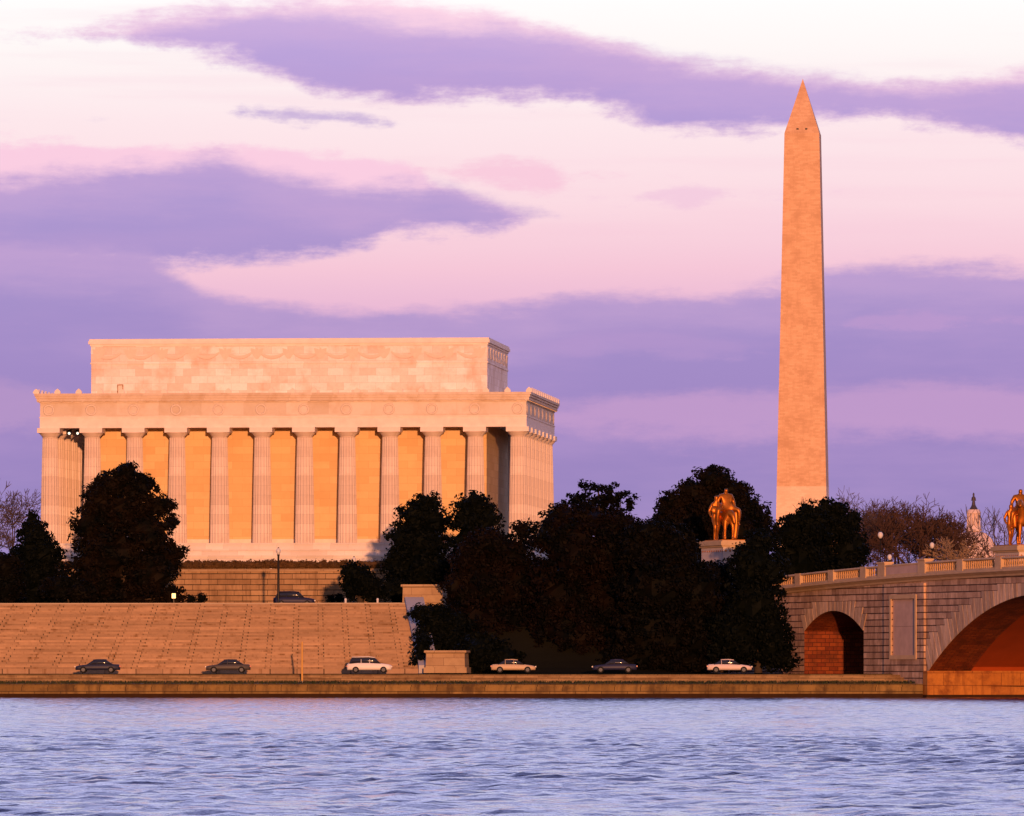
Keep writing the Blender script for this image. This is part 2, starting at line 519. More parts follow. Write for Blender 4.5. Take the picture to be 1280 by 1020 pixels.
M['twig_pale'] = plain('pale_twig_bark', (0.30, 0.19, 0.11), 0.9, 0, 0.1, 0.3, 0.8)
M['twig_grey'] = plain('grey_twig_bark', (0.10, 0.07, 0.07), 0.9, 0, 0.05, 0.3, 0.6)


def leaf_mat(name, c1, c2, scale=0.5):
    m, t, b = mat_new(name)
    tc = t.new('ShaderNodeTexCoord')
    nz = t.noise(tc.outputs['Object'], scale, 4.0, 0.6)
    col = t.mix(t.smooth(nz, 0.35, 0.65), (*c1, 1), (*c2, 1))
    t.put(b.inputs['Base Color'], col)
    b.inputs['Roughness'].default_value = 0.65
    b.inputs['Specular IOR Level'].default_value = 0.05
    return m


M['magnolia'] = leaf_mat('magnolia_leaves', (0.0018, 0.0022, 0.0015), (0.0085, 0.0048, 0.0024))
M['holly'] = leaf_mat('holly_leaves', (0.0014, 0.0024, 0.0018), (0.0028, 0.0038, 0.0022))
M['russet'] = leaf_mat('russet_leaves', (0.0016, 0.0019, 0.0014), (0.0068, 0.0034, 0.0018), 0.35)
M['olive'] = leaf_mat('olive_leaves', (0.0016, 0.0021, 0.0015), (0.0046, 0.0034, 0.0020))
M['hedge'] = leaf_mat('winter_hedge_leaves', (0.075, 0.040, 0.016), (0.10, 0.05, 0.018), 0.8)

# ------------------------------------------------------------------ river
def build_water():
    m, t, b = mat_new('river_water')
    t.put(b.inputs['Base Color'], (0.015, 0.018, 0.06, 1))
    b.inputs['Roughness'].default_value = 0.12
    b.inputs['IOR'].default_value = 1.33
    tc = t.new('ShaderNodeTexCoord')
    sep = t.new('ShaderNodeSeparateXYZ')
    t.l.new(tc.outputs['Object'], sep.inputs[0])
    v = t.comb(t.m('MULTIPLY', sep.outputs[0], 0.8), sep.outputs[1], 0.0)
    n = t.noise(v, 2.0, 4.0, 0.6)
    bp = t.new('ShaderNodeBump')
    bp.inputs['Strength'].default_value = 0.5
    bp.inputs['Distance'].default_value = 0.2
    t.put(bp.inputs['Height'], n)
    t.l.new(bp.outputs[0], b.inputs['Normal'])
    nx, ny = 300, 2500
    xs = np.linspace(-66, 66, nx)
    ys = 95 + (704.5 - 95) * np.linspace(0, 1, ny)
    X, Y = np.meshgrid(xs, ys)
    Z = np.zeros_like(X)
    r = np.random.default_rng(3)
    for k in range(46):
        lam = 0.72 * (1.75 / 0.72) ** r.random()
        th = r.normal(math.radians(95), 0.6)
        kk = 2 * math.pi / lam
        A = 0.0080 * lam
        Z += A * np.sin(kk * (X * math.cos(th) + Y * math.sin(th)) + r.random() * 6.283)
    gust = 0.86 + 0.14 * np.sin(X * 0.05 + 1.0 + 0.8 * np.sin(Y * 0.021)) * np.sin(Y * 0.033 + 0.6 * np.sin(X * 0.07))
    gust = gust * (1.0 - 0.5 * np.clip((Y - 260) / 80, 0, 1))      # calmer water under the far bank
    edge = np.clip((66 - np.abs(X)) / 6.0, 0, 1) * np.clip((Y - 95) / 8, 0, 1)
    Z *= gust * edge
    V = np.stack([X, Y, Z], -1).reshape(-1, 3)
    i = np.arange(nx * ny).reshape(ny, nx)
    Q = np.stack([i[:-1, :-1], i[:-1, 1:], i[1:, 1:], i[1:, :-1]], -1).reshape(-1, 4)
    # calm surround of the same sheet, out to the banks
    bx, by = 2500, -400
    base = len(V)
    ring = np.array([(-bx, by, 0), (bx, by, 0), (bx, 704.5, 0), (66, 704.5, 0), (66, 95, 0), (-66, 95, 0), (-66, 704.5, 0), (-bx, 704.5, 0)], float)
    V = np.concatenate([V, ring])
    me = bpy.data.meshes.new('river')
    faces = [tuple(q) for q in Q.tolist()]
    faces += [(base, base + 1, base + 4, base + 5), (base + 1, base + 2, base + 3, base + 4), (base + 0, base + 5, base + 6, base + 7)]
    me.from_pydata(V.tolist(), [], faces)
    me.polygons.foreach_set('use_smooth', [True] * len(faces))
    me.materials.append(m)
    o = bpy.data.objects.new('river_water', me)
    C.objects.link(o)
    tag(o, kind='structure')


build_water()

# ------------------------------------------------------------------ land
def sm(x, a, b):
    q = np.clip((x - a) / (b - a), 0, 1)
    return q * q * (3 - 2 * q)


def land_z(X, Y):
    z = 2.42 + 0.0 * X
    up = sm(Y, 726, 748) * (1 - sm(X, 8, 20)) + sm(Y, 775, 800) * sm(X, 8, 20)
    z = z + up * 7.3
    z = z + 2.5 * sm(Y, 1500, 2100)
    z = np.where(Y < 712, 1.2, z)
    # under the flight of steps the ground stays below the treads
    s = (X < -6) & (Y > 722) & (Y < 752)
    z = np.where(s, np.minimum(z, 1.5 + 7.4 * np.clip((Y - 728) / 24, 0, 1)), z)
    return z


def build_land():
    xs = np.concatenate([np.linspace(-3000, -200, 12), np.linspace(-190, 190, 96), np.linspace(200, 3000, 12)])
    ys = np.concatenate([np.array([704.9, 706.5, 711.9, 712.1]), np.linspace(714, 830, 59), np.linspace(840, 1400, 20), np.linspace(1500, 9000, 26)])
    X, Y = np.meshgrid(xs, ys)
    Z = land_z(X, Y)
    nx = len(xs)
    i = np.arange(X.size).reshape(X.shape)
    Q = np.stack([i[:-1, :-1], i[:-1, 1:], i[1:, 1:], i[1:, :-1]], -1).reshape(-1, 4)
    me = bpy.data.meshes.new('ground')
    me.from_pydata(np.stack([X, Y, Z], -1).reshape(-1, 3).tolist(), [], [tuple(q) for q in Q.tolist()])
    me.materials.append(M['soil'])
    o = bpy.data.objects.new('ground', me)
    C.objects.link(o)
    tag(o, kind='structure')


build_land()


def strip(name, mat, pts, w, z):
    """a road laid as a flat ribbon along pts"""
    mb = MB()
    L, R = [], []
    for k, p in enumerate(pts):
        a = Vector(pts[max(0, k - 1)])
        b = Vector(pts[min(len(pts) - 1, k + 1)])
        d = (b - a).normalized()
        n = Vector((-d.y, d.x))
        L.append((p[0] + n.x * w, p[1] + n.y * w, z))
        R.append((p[0] - n.x * w, p[1] - n.y * w, z))
    for k in range(len(pts) - 1):
        mb.add([R[k], R[k + 1], L[k + 1], L[k]], [(0, 1, 2, 3)])
    o = mb.build(name, mat, None, False)
    return tag(o, kind='structure')


strip('parkway_road', M['tar'], [(-160, 718.3), (0, 718.3), (16, 720.5), (33.3, 727.9), (62, 738)], 5.4, 2.50)
strip('circle_road', M['tar'], [(-160, 768), (-60, 770), (0, 766), (6, 762)], 6.0, 9.76)

# grass strip on the seawall
def grass_strip():
    m, t, b = mat_new('short_grass')
    tc = t.new('ShaderNodeTexCoord')
    nz = t.noise(tc.outputs['Object'], 0.8, 5.0, 0.7)
    col = t.mix(t.smooth(nz, 0.4, 0.66), (0.012, 0.022, 0.004, 1), (0.06, 0.045, 0.012, 1))
    t.put(b.inputs['Base Color'], col)
    b.inputs['Roughness'].default_value = 0.9
    n = 5200
    r = np.random.default_rng(11)
    gx = r.uniform(-56, 40.5, n)
    gy = r.uniform(705.2, 707.2, n)
    mb = MB()
    mb.add([(-62, 704.95, 1.42), (40.9, 704.95, 1.42), (39.9, 707.3, 1.52), (-62, 707.3, 1.52)], [(0, 1, 2, 3)])
    vs, fs = [], []
    for k in range(n):
        z0 = 1.40 + 0.045 * (gy[k] - 705)
        h = r.uniform(0.12, 0.36)
        a = r.uniform(0, 3.14)
        w = 0.10
        dx, dy = math.cos(a) * w, math.sin(a) * w
        lx = r.normal() * 0.06
        b0 = len(vs)
        vs += [(gx[k] - dx, gy[k] - dy, z0), (gx[k] + dx, gy[k] + dy, z0), (gx[k] + lx, gy[k] + r.normal() * 0.05, z0 + h)]
        fs.append((b0, b0 + 1, b0 + 2))
    mb.add(vs, fs)
    o = mb.build('grass', m, None, False)
    tag(o, 'narrow strip of short green grass on top of the seawall', 'grass', kind='stuff')


grass_strip()

# ------------------------------------------------------------------ seawall and embankment steps
def build_embankment():
    root = empty('stone_seawall', 'low brown stone seawall along the far edge of the river', 'seawall', (0, 704, 0))
    for x0, x1, jut in ((-64, at(594, 704), -0.25), (at(594, 704) - 0.01, at(886, 704), 0.12), (at(886, 704) - 0.01, 41.2, -0.08)):
        mb = MB()
        mb.box(x0, x1, jut, 1.0, -1.5, 1.12)
        mb.box(x0, x1, jut - 0.06, 1.05, 1.122, 1.40)
        o = mb.build('wall_section', M['seawall'], root)
        fb = MB()
        fb.box(x0, x1, jut - 0.14, jut - 0.003, -1.5, 0.42)
        fb.build('footing', M['wet'], o)
    mb = MB()
    # four shallow steps up to the parkway
    for k in range(4):
        y0 = 707.3 + k * 0.95
        mb.box(-62, 41.0 - k * 0.33, y0, 712.2, (1.2 if k == 0 else 1.522 + (k - 1) * 0.27 + 0.001), 1.522 + k * 0.27)
    o = mb.build('embankment_steps', M['embank'])
    tag(o, 'long low flight of brown stone steps between grass strip and parkway', 'steps')


M['wet'] = plain('wet_stone', (0.035, 0.016, 0.007), 0.85, 0, 0.08, 0.4, 1.5)
build_embankment()

# ------------------------------------------------------------------ great flight of steps
AX = math.radians(-5.55)         # the memorial's axis against the view


def build_steps():
    N = 40
    Yt, Yb = 745.0, 725.0
    zt, zb = 9.82, 2.75
    hw_t, hw_b = 31.4, 35.05
    # local frame: x along the step, y away from the river
    ex = Vector((math.cos(AX), math.sin(AX), 0))
    edge_top = Vector((at(506, Yt), Yt, 0))
    origin = edge_top - ex * hw_t       # top centre
    root = empty('stone_staircase', 'wide fan of tan granite steps climbing from the parkway to the road above', 'steps', (origin.x, origin.y, 0), AX)
    depth = 20.0
    m, t, b = mat_new('granite_steps')
    uvn = t.new('ShaderNodeUVMap', uv_map='uv')
    sep = t.new('ShaderNodeSeparateXYZ')
    t.l.new(uvn.outputs[0], sep.inputs[0])
    u, v = sep.outputs[0], sep.outputs[1]
    row = t.m('FLOOR', v)
    odd = t.m('MODULO', row, 2.0)
    bu = t.m('ADD', u, t.m('MULTIPLY', odd, 0.20))
    fr = t.m('FRACT', bu)
    dist = t.m('MINIMUM', fr, t.m('SUBTRACT', 1.0, fr))
    cell = t.m('FLOOR', bu)
    wn = t.new('ShaderNodeTexWhiteNoise', noise_dimensions='2D')
    t.put(wn.inputs['Vector'], t.comb(cell, row))
    tone = t.m('ADD', 0.86, t.m('MULTIPLY', wn.outputs['Value'], 0.28))
    tc = t.new('ShaderNodeTexCoord')
    nz = t.noise(tc.outputs['Object'], 1.5, 6.0, 0.65)
    big = t.noise(tc.outputs['Object'], 0.12, 4.0, 0.6)
    tone = t.m('MULTIPLY', tone, t.m('ADD', 0.72, t.m('MULTIPLY', nz, 0.56)))
    tone = t.m('MULTIPLY', tone, t.m('ADD', 0.75, t.m('MULTIPLY', big, 0.5)))
    rowt = t.new('ShaderNodeTexWhiteNoise', noise_dimensions='1D')
    t.put(rowt.inputs['W'], row)
    tone = t.m('MULTIPLY', tone, t.m('ADD', 0.86, t.m('MULTIPLY', rowt.outputs['Value'], 0.28)))
    # long dirt streaks that run along single steps
    st = t.noise(t.comb(t.m('MULTIPLY', u, 1.7), t.m('MULTIPLY', row, 7.31), 0.0), 1.0, 4.0, 0.7)
    base = t.mix(1.0, (0.34, 0.215, 0.135, 1), t.comb(tone, tone, tone), 'MULTIPLY')
    base = t.mix(t.m('MULTIPLY', t.smooth(st, 0.52, 0.70), 0.8), base, (0.15, 0.07, 0.025, 1))
    base = t.mix(t.m('MULTIPLY', t.m('LESS_THAN', dist, 0.022), t.smooth(t.noise(t.comb(t.m('MULTIPLY', u, 0.6), t.m('MULTIPLY', row, 0.23), 4.0), 1.0, 3.0, 0.6), 0.30, 0.62)), base, (0.06, 0.04, 0.025, 1))
    t.put(b.inputs['Base Color'], base)
    b.inputs['Roughness'].default_value = 0.85
    b.inputs['Specular IOR Level'].default_value = 0.2
    verts, faces, uvs = [], [], []
    rise = (zt - zb) / N
    run = depth / N
    cols = 64
    rg = np.random.default_rng(2)

    def hw(d):            # half width at a depth in front of the top edge
        return hw_t + (hw_b - hw_t) * d / depth

    for k in range(N):     # k = 0 is the lowest step
        d0 = depth - k * run
        d1 = d0 - run
        z0, z1 = zb + k * rise - (0.02 if k else 0.6), zb + (k + 1) * rise
        nose = 0.05
        for c in range(cols):
            a0, a1 = -1 + 2 * c / cols, -1 + 2 * (c + 1) / cols
            ua, ub = a0 * 12.5, a1 * 12.5
            j = len(verts)
            # riser (with nosing), tread
            verts += [(a0 * hw(d0), -d0 + nose, z0), (a1 * hw(d0), -d0 + nose, z0), (a1 * hw(d0), -d0 + nose, z1 - 0.05), (a0 * hw(d0), -d0 + nose, z1 - 0.05),
                      (a0 * hw(d0), -d0, z1 - 0.05), (a1 * hw(d0), -d0, z1 - 0.05), (a1 * hw(d0), -d0, z1), (a0 * hw(d0), -d0, z1),
                      (a1 * hw(d1), -d1 + nose, z1), (a0 * hw(d1), -d1 + nose, z1)]
            faces += [(j, j + 1, j + 2, j + 3), (j + 3, j + 2, j + 5, j + 4), (j + 4, j + 5, j + 6, j + 7), (j + 7, j + 6, j + 8, j + 9)]
            for f in range(4):
                uvs += [(ua, k + 0.5), (ub, k + 0.5), (ub, k + 0.5), (ua, k + 0.5)]
    me = bpy.data.meshes.new('step_flight')
    me.from_pydata(verts, [], faces)
    ul = me.uv_layers.new(name='uv')
    ul.data.foreach_set('uv', np.array(uvs, np.float32).ravel())
    me.materials.append(m)
    o = bpy.data.objects.new('step_flight', me)
    C.objects.link(o)
    o.parent = root
    # landing kerb at the head of the flight
    mb = MB()
    mb.box(-hw_t, hw_t, 0.055, 1.6, 9.2, zt)
    mb.box(-hw_t, hw_t, 0.4, 1.6, zt + 0.002, zt + 0.14)
    mb.build('landing_kerb', M['step_stone'], root)
    # sloping cheek wall down the side of the flight
    mb = MB()
    for s in (1, -1):
        for (d0, d1) in ((depth + 0.4, -0.5),):
            z0, z1 = zb + 0.55, zt + 0.75
            a, bq = hw(d0) + 0.03, hw(d1) + 0.03
            w = 2.0
            vs = [(s * a, -d0, 1.0), (s * (a + w), -d0, 1.0), (s * (bq + w), -d1, 1.0), (s * bq, -d1, 1.0),
                  (s * a, -d0, z0), (s * (a + w), -d0, z0), (s * (bq + w), -d1, z1), (s * bq, -d1, z1)]
            mb.add(vs, [(0, 3, 2, 1), (4, 5, 6, 7), (0, 1, 5, 4), (1, 2, 6, 5), (2, 3, 7, 6), (3, 0, 4, 7)])
            mb.build('cheek_wall', M['cheek'], root)
            mb = MB()


M['cheek'] = plain('pale_cheek_stone', (0.42, 0.38, 0.38), 0.7, 0, 0.3, 0.12, 0.8)
build_steps()


def stone_pedestal(px0, px1, Y, py_top, zb, label):
    x0, x1 = at(px0, Y), at(px1, Y)
    zt = at(0, Y, py_top)[1]
    w = (x1 - x0) / 2
    root = empty('stone_pedestal', label, 'pedestal', ((x0 + x1) / 2, Y + w, zb), AX, 'granite pedestals beside the steps')
    h = zt - zb
    mb = MB()
    mb.box(-w, w, -w, w, 0, 0.62)
    mb.build('plinth', M['pedestal_stone'], root)
    mb = MB()
    mb.frustum(0, 0, w - 0.18, w - 0.18, 0.622, w - 0.24, w - 0.24, h - 0.32)
    mb.build('block', M['pedestal_stone'], root)
    mb = MB()
    mb.frustum(0, 0, w - 0.2, w - 0.2, h - 0.318, w - 0.02, w - 0.02, h - 0.2)
    mb.frustum(0, 0, w - 0.02, w - 0.02, h - 0.199, w - 0.06, w - 0.06, h)
    mb.build('cap', M['pedestal_stone'], root)


stone_pedestal(532, 586, 721.5, 813.0, 2.45, 'square tan granite pedestal at the foot of the wide steps')
stone_pedestal(503, 558, 746.0, 730.5, 9.2, 'square tan granite pedestal at the head of the wide steps')

# ------------------------------------------------------------------ memorial temple
def build_memorial():
    ex = Vector((math.cos(AX), math.sin(AX), 0))
    ey = Vector((-math.sin(AX), math.cos(AX), 0))
    right = Vector((at(648, 817.4), 817.4, 0))     # centre of the front corner column
    W, D = 55.14, 33.84                            # between the corner column centres
    c = right - ex * (W / 2) + ey * (D / 2)
    z0 = 17.65                                     # top of the stylobate
    root = empty('marble_temple', 'long white marble temple with a colonnade and a plain attic block above', 'memorial', (c.x, c.y, z0), AX)
    hx, hy = W / 2, D / 2
    # stylobate
    for k in range(3):
        e = 1.35 + 0.75 * k
        mb = MB()
        mb.box(-hx - e, hx + e, -hy - e, hy + e, -0.72 * (k + 1) - (2.5 if k == 2 else 0), -0.72 * k - (0.001 if k else 0))
        mb.box(-hx - e - 0.09, hx + e + 0.09, -hy - e - 0.09, hy + e + 0.09, -0.72 * k - 0.2, -0.72 * k + 0.002)
        mb.build('stylobate_step', M['marble'], root)
    # fluted columns, one mesh shared by all 36
    mb = MB()
    CH = 13.5
    nf = 20
    prof = []
    for k in range(9):
        q = k / 8
        prof.append((1.15 - 0.24 * q ** 1.25, q * (CH - 1.15)))
    mb.lathe(prof, nf * 4, smooth=False, flute=lambda i, r: r * (1.0 - (0.0, 0.055, 0.075, 0.055)[i % 4]))
    mb.lathe([(0.90, CH - 1.149), (0.90, CH - 1.02), (0.96, CH - 1.0), (1.0, CH - 0.9), (1.22, CH - 0.68), (1.30, CH - 0.56)], 32)
    shaft = mb
    ab = MB()
    ab.box(-1.33, 1.33, -1.33, 1.33, CH - 0.56, CH)
    first = None
    pos = []
    for i in range(12):
        for j in range(8):
            if i in (0, 11) or j in (0, 7):
                pos.append((-hx + W * i / 11, -hy + D * j / 7))
    for x, y in pos:
        if first is None:
            col = shaft.build('column', M['marble_column'], root)
            cap = ab.build('abacus', M['marble_trim'], col)
            col.location = (x, y, 0)
            first = col
        else:
            o = copy_tree(first, root)
            o.location = (x, y, 0)
    # inner hall
    cx, cy = 23.45, 13.0
    mb = MB()
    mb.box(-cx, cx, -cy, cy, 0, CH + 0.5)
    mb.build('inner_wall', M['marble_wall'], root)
    mb = MB()
    mb.box(-cx - 0.12, cx + 0.12, -cy - 0.12, cy + 0.12, 0.002, 0.55)
    mb.build('wall_base', M['marble_trim'], root)
    # entablature: architrave ring, frieze ring, cornice
    def ring(mb, e, z_a, z_b, t):
        X, Y = hx + e, hy + e
        mb.box(-X, X, -Y, -Y + t, z_a, z_b)
        mb.box(-X, X, Y - t, Y, z_a, z_b)
        mb.box(-X, -X + t, -Y + t, Y - t, z_a, z_b)
        mb.box(X - t, X, -Y + t, Y - t, z_a, z_b)
        return mb
    za = CH
    ring(MB(), 1.05, za + 0.002, za + 1.18, 2.1).build('architrave', M['marble_trim'], root)
    ring(MB(), 1.12, za + 1.182, za + 1.30, 2.2).build('fillet', M['marble_trim'], root)
    ring(MB(), 1.02, za + 1.302, za + 2.92, 2.0).build('frieze', M['marble_frieze'], root)
    mb = MB()
    mb.box(-hx - 1.0, hx + 1.0, -hy - 1.0, hy + 1.0, za + 2.0, za + 2.2)
    mb.build('portico_ceiling', M['marble_trim'], root)
    mb = MB()
    for e, a, b in ((1.12, 2.922, 3.12), (1.38, 3.122, 3.45), (1.50, 3.452, 3.72), (1.62, 3.722, 4.02)):
        mb.box(-hx - e, hx + e, -hy - e, hy + e, za + a, za + b)
    n = 46
    for k in range(n):
        x = -hx - 1.0 + (W + 2.0) * k / (n - 1)
        for s in (-1, 1):
            y0, y1 = sorted((s * (hy + 1.13), s * (hy + 1.34)))
            mb.box(x - 0.12, x + 0.12, y0, y1, za + 3.02, za + 3.121)
    n = 30
    for k in range(n):
        y = -hy - 1.0 + (D + 2.0) * k / (n - 1)
        for s in (-1, 1):
            x0, x1 = sorted((s * (hx + 1.13), s * (hx + 1.34)))
            mb.box(x0, x1, y - 0.12, y + 0.12, za + 3.02, za + 3.121)
    mb.build('cornice', M['marble_cornice'], root)
    # antefixes along the cornice edge
    am = MB()
    am.prism([(-0.34, 0.0), (0.34, 0.0), (0.38, 0.16), (0.24, 0.38), (0.0, 0.58), (-0.24, 0.38), (-0.38, 0.16)], 'y', -0.11, 0.11)
    proto = None
    spots = []
    for k in range(24):
        x = -hx - 1.4 + (W + 2.8) * k / 23
        spots.append((x, -hy - 1.49, 0))
    for k in range(1, 16):
        y = -hy - 1.4 + (D + 2.8) * k / 15
        spots.append((hx + 1.49, y, math.pi / 2))
        spots.append((-hx - 1.49, y, math.pi / 2))
    for x, y, r in spots:
        if proto is None:
            proto = o = am.build('antefix', M['marble_trim'], root)
        else:
            o = proto.copy(); C.objects.link(o); o.parent = root
        o.location = (x, y, za + 4.02)
        o.rotation_euler = (0, 0, r)
    # wreaths on the frieze, a pair over every column
    wm = MB()
    R, r, n1, n2 = 0.56, 0.10, 24, 6
    vs, fs = [], []
    for i in range(n1):
        a = 2 * math.pi * i / n1
        for j in range(n2):
            q = 2 * math.pi * j / n2
            rr = R + r * math.cos(q) * (1.0 + 0.25 * (i % 2))
            vs.append((rr * math.cos(a), 0.028 * math.sin(q), rr * math.sin(a)))
    for i in range(n1):
        for j in range(n2):
            fs.append((i * n2 + j, ((i + 1) % n1) * n2 + j, ((i + 1) % n1) * n2 + (j + 1) % n2, i * n2 + (j + 1) % n2))
    wm.add(vs, fs, True)
    proto = None
    spots = []
    for k in range(12):
        x = -hx + W * k / 11
        for dx in (0.0,):
            spots.append((x + dx, -hy - 1.03, 0))
    for k in range(8):
        y = -hy + D * k / 7
        for dy in (0.0,):
            spots.append((hx + 1.04, y + dy, math.pi / 2))
    for x, y, rot in spots:
        if proto is None:
            proto = o = wm.build('wreath', M['marble_relief'], root)
        else:
            o = proto.copy(); C.objects.link(o); o.parent = root
        o.location = (x, y, za + 2.1)
        o.rotation_euler = (0, 0, rot)
    # attic block
    ax_, ay_ = 23.45, 12.2
    zb = za + 4.022
    top = 41.8 - z0
    mb = MB()
    mb.box(-ax_, ax_, -ay_, ay_, zb, top - 2.95)
    attic = mb.build('attic_wall', M['attic_marble'], root)
    mb = MB()
    mb.box(-ax_ - 0.1, ax_ + 0.1, -ay_ - 0.1, ay_ + 0.1, top - 2.948, top - 2.78)
    mb.box(-ax_ - 0.02, ax_ + 0.02, -ay_ - 0.02, ay_ + 0.02, top - 2.778, top - 0.82)
    mb.build('attic_frieze', M['attic_marble'], root)
    mb = MB()
    mb.box(-ax_ - 0.12, ax_ + 0.12, -ay_ - 0.12, ay_ + 0.12, top - 0.818, top - 0.6)
    mb.box(-ax_ - 0.3, ax_ + 0.3, -ay_ - 0.3, ay_ + 0.3, top - 0.598, top - 0.25)
    mb.box(-ax_ - 0.2, ax_ + 0.2, -ay_ - 0.2, ay_ + 0.2, top - 0.248, top)
    mb.build('attic_cornice', M['marble_trim'], root)
    # garlands hung along the attic
    gm = MB()
    span = 2 * ax_ / 12
    k = 14
    for i in range(k):
        a, b = -1 + 2 * i / k, -1 + 2 * (i + 1) / k
        ra = 0.10 + 0.13 * (1 - a * a)
        rb = 0.10 + 0.13 * (1 - b * b)
        gm.tube((a * span * 0.40, 0, 0.62 * (a * a) - 0.5), (b * span * 0.40, 0, 0.62 * (b * b) - 0.5), ra, rb, 6)
    em = MB()
    em.prism([(-0.75, 0.62), (-0.34, 0.52), (-0.14, 0.42), (-0.10, 0.66), (0.10, 0.66), (0.14, 0.42), (0.34, 0.52), (0.75, 0.62), (0.66, 0.1), (0.38, -0.35), (0.16, -0.62), (-0.16, -0.62), (-0.38, -0.35), (-0.66, 0.1)], 'y', -0.05, 0.05)
    pg = pe = None
    for i in range(12):
        if pg is None:
            pg = g = gm.build('garland', M['marble_relief'], root)
        else:
            g = pg.copy(); C.objects.link(g); g.parent = root
        g.location = (-ax_ + span * (i + 0.5), -ay_ - 0.04, top - 1.72)
        g.scale = (1, 0.17, 1)
    for i in range(7):
        g = pg.copy(); C.objects.link(g); g.parent = root
        g.location = (ax_ + 0.04, -ay_ + 2 * ay_ / 7 * (i + 0.5), top - 1.72)
        g.rotation_euler = (0, 0, math.pi / 2)
        g.scale = (0.85, 0.25, 1)
    for i in range(13):
        if pe is None:
            pe = g = em.build('eagle_relief', M['marble_relief'], root)
        else:
            g = pe.copy(); C.objects.link(g); g.parent = root
        g.location = (-ax_ + 0.9 + (2 * ax_ - 1.8) * i / 12, -ay_ - 0.02, top - 1.75)
    for i in range(8):
        g = pe.copy(); C.objects.link(g); g.parent = root
        g.location = (ax_ + 0.02, -ay_ + 0.9 + (2 * ay_ - 1.8) * i / 7, top - 1.75)
        g.rotation_euler = (0, 0, math.pi / 2)
    # small hatch in the attic wall
    mb = MB()
    hx0 = -ax_ + 3.1
    mb.box(hx0, hx0 + 0.10, -ay_ - 0.05, -ay_ - 0.002, zb + 0.05, zb + 1.3)
    mb.box(hx0 + 0.62, hx0 + 0.72, -ay_ - 0.05, -ay_ - 0.002, zb + 0.05, zb + 1.3)
    mb.box(hx0 + 0.10, hx0 + 0.62, -ay_ - 0.05, -ay_ - 0.002, zb + 1.18, zb + 1.3)
    h = mb.build('hatch_frame', M['granite'], root)
    mb = MB()
    mb.box(hx0 + 0.101, hx0 + 0.619, -ay_ - 0.03, -ay_ - 0.002, zb + 0.05, zb + 1.179)
    mb.build('hatch', M['marble_relief'], root)
    # two floodlights under the portico ceiling
    m, t, b = mat_new('floodlight_glass')
    b.inputs['Base Color'].default_value = (0.8, 0.8, 0.7, 1)
    b.inputs['Emission Color'].default_value = (1.0, 0.95, 0.75, 1)
    b.inputs['Emission Strength'].default_value = 1.6
    for dx in (1.75, 2.75):
        mb = MB()
        mb.frustum(0, 0, 0.30, 0.22, 0.0, 0.2, 0.2, 0.5)
        o = mb.build('floodlight', M['black_iron'], root)
        o.location = (-hx + dx, -hy + 3.2, za - 0.45)
        o.rotation_euler = (math.radians(-60), 0, 0)
        g = MB()
        g.ball((0, 0, 0), (0.15, 0.15, 0.13), 12, 8)
        q = g.build('lens', m, o)
        q.location = (0, 0, -0.06)
    return root


M['marble_frieze'] = masonry('frieze_marble', (0.70, 0.60, 0.53), (0.58, 0.47, 0.38), (0.5, 0.4, 0.34), 2.5, 5.0, 0.01, (0.50, 0.35, 0.22), 0.5, 0.4, 0.1, 0.08)
M['marble_cornice'] = masonry('cornice_marble', (0.66, 0.54, 0.46), (0.56, 0.43, 0.34), (0.45, 0.34, 0.27), 2.5, 5.0, 0.01, (0.46, 0.30, 0.18), 0.6, 0.7, 0.1, 0.12)
M['marble_relief'] = plain('relief_marble', (0.68, 0.56, 0.48), 0.8, 0, 0.2, 0.15, 2.0)
build_memorial()

# terrace wall before the temple, and the hedge on it
def build_terrace():
    c = Vector((at(355, 795), 795, 0))
    zt = at(0, 795, 711)[1]
    root = empty('terrace_wall', 'stained granite terrace wall of rough courses below the marble temple', 'wall', (c.x, c.y, 9.4), AX)
    mb = MB()
    mb.box(-40, 40, 0, 1.4, 0, zt - 9.4 - 0.3)
    mb.build('wall_face', M['granite'], root)
    mb = MB()
    mb.box(-40.1, 40.1, -0.12, 1.5, zt - 9.4 - 0.298, zt - 9.4)
    mb.build('coping', M['pedestal_stone'], root)
    # filled ground behind the wall
    mb = MB()
    ex = Vector((math.cos(AX), math.sin(AX), 0)); ey = Vector((-math.sin(AX), math.cos(AX), 0))
    pts = [c + ex * a + ey * b for a, b in ((-40, 1.45), (40, 1.45), (40, 75), (-40, 75))]
    z = zt - 0.05
    mb.add([(p.x, p.y, z) for p in pts] + [(p.x, p.y, 8.0) for p in pts], [(0, 1, 2, 3), (0, 4, 5, 1), (1, 5, 6, 2), (2, 6, 7, 3), (3, 7, 4, 0)])
    o = mb.build('terrace_ground', M['soil'])
    tag(o, kind='structure')
    return c, ex, ey, zt


TERR = build_terrace()

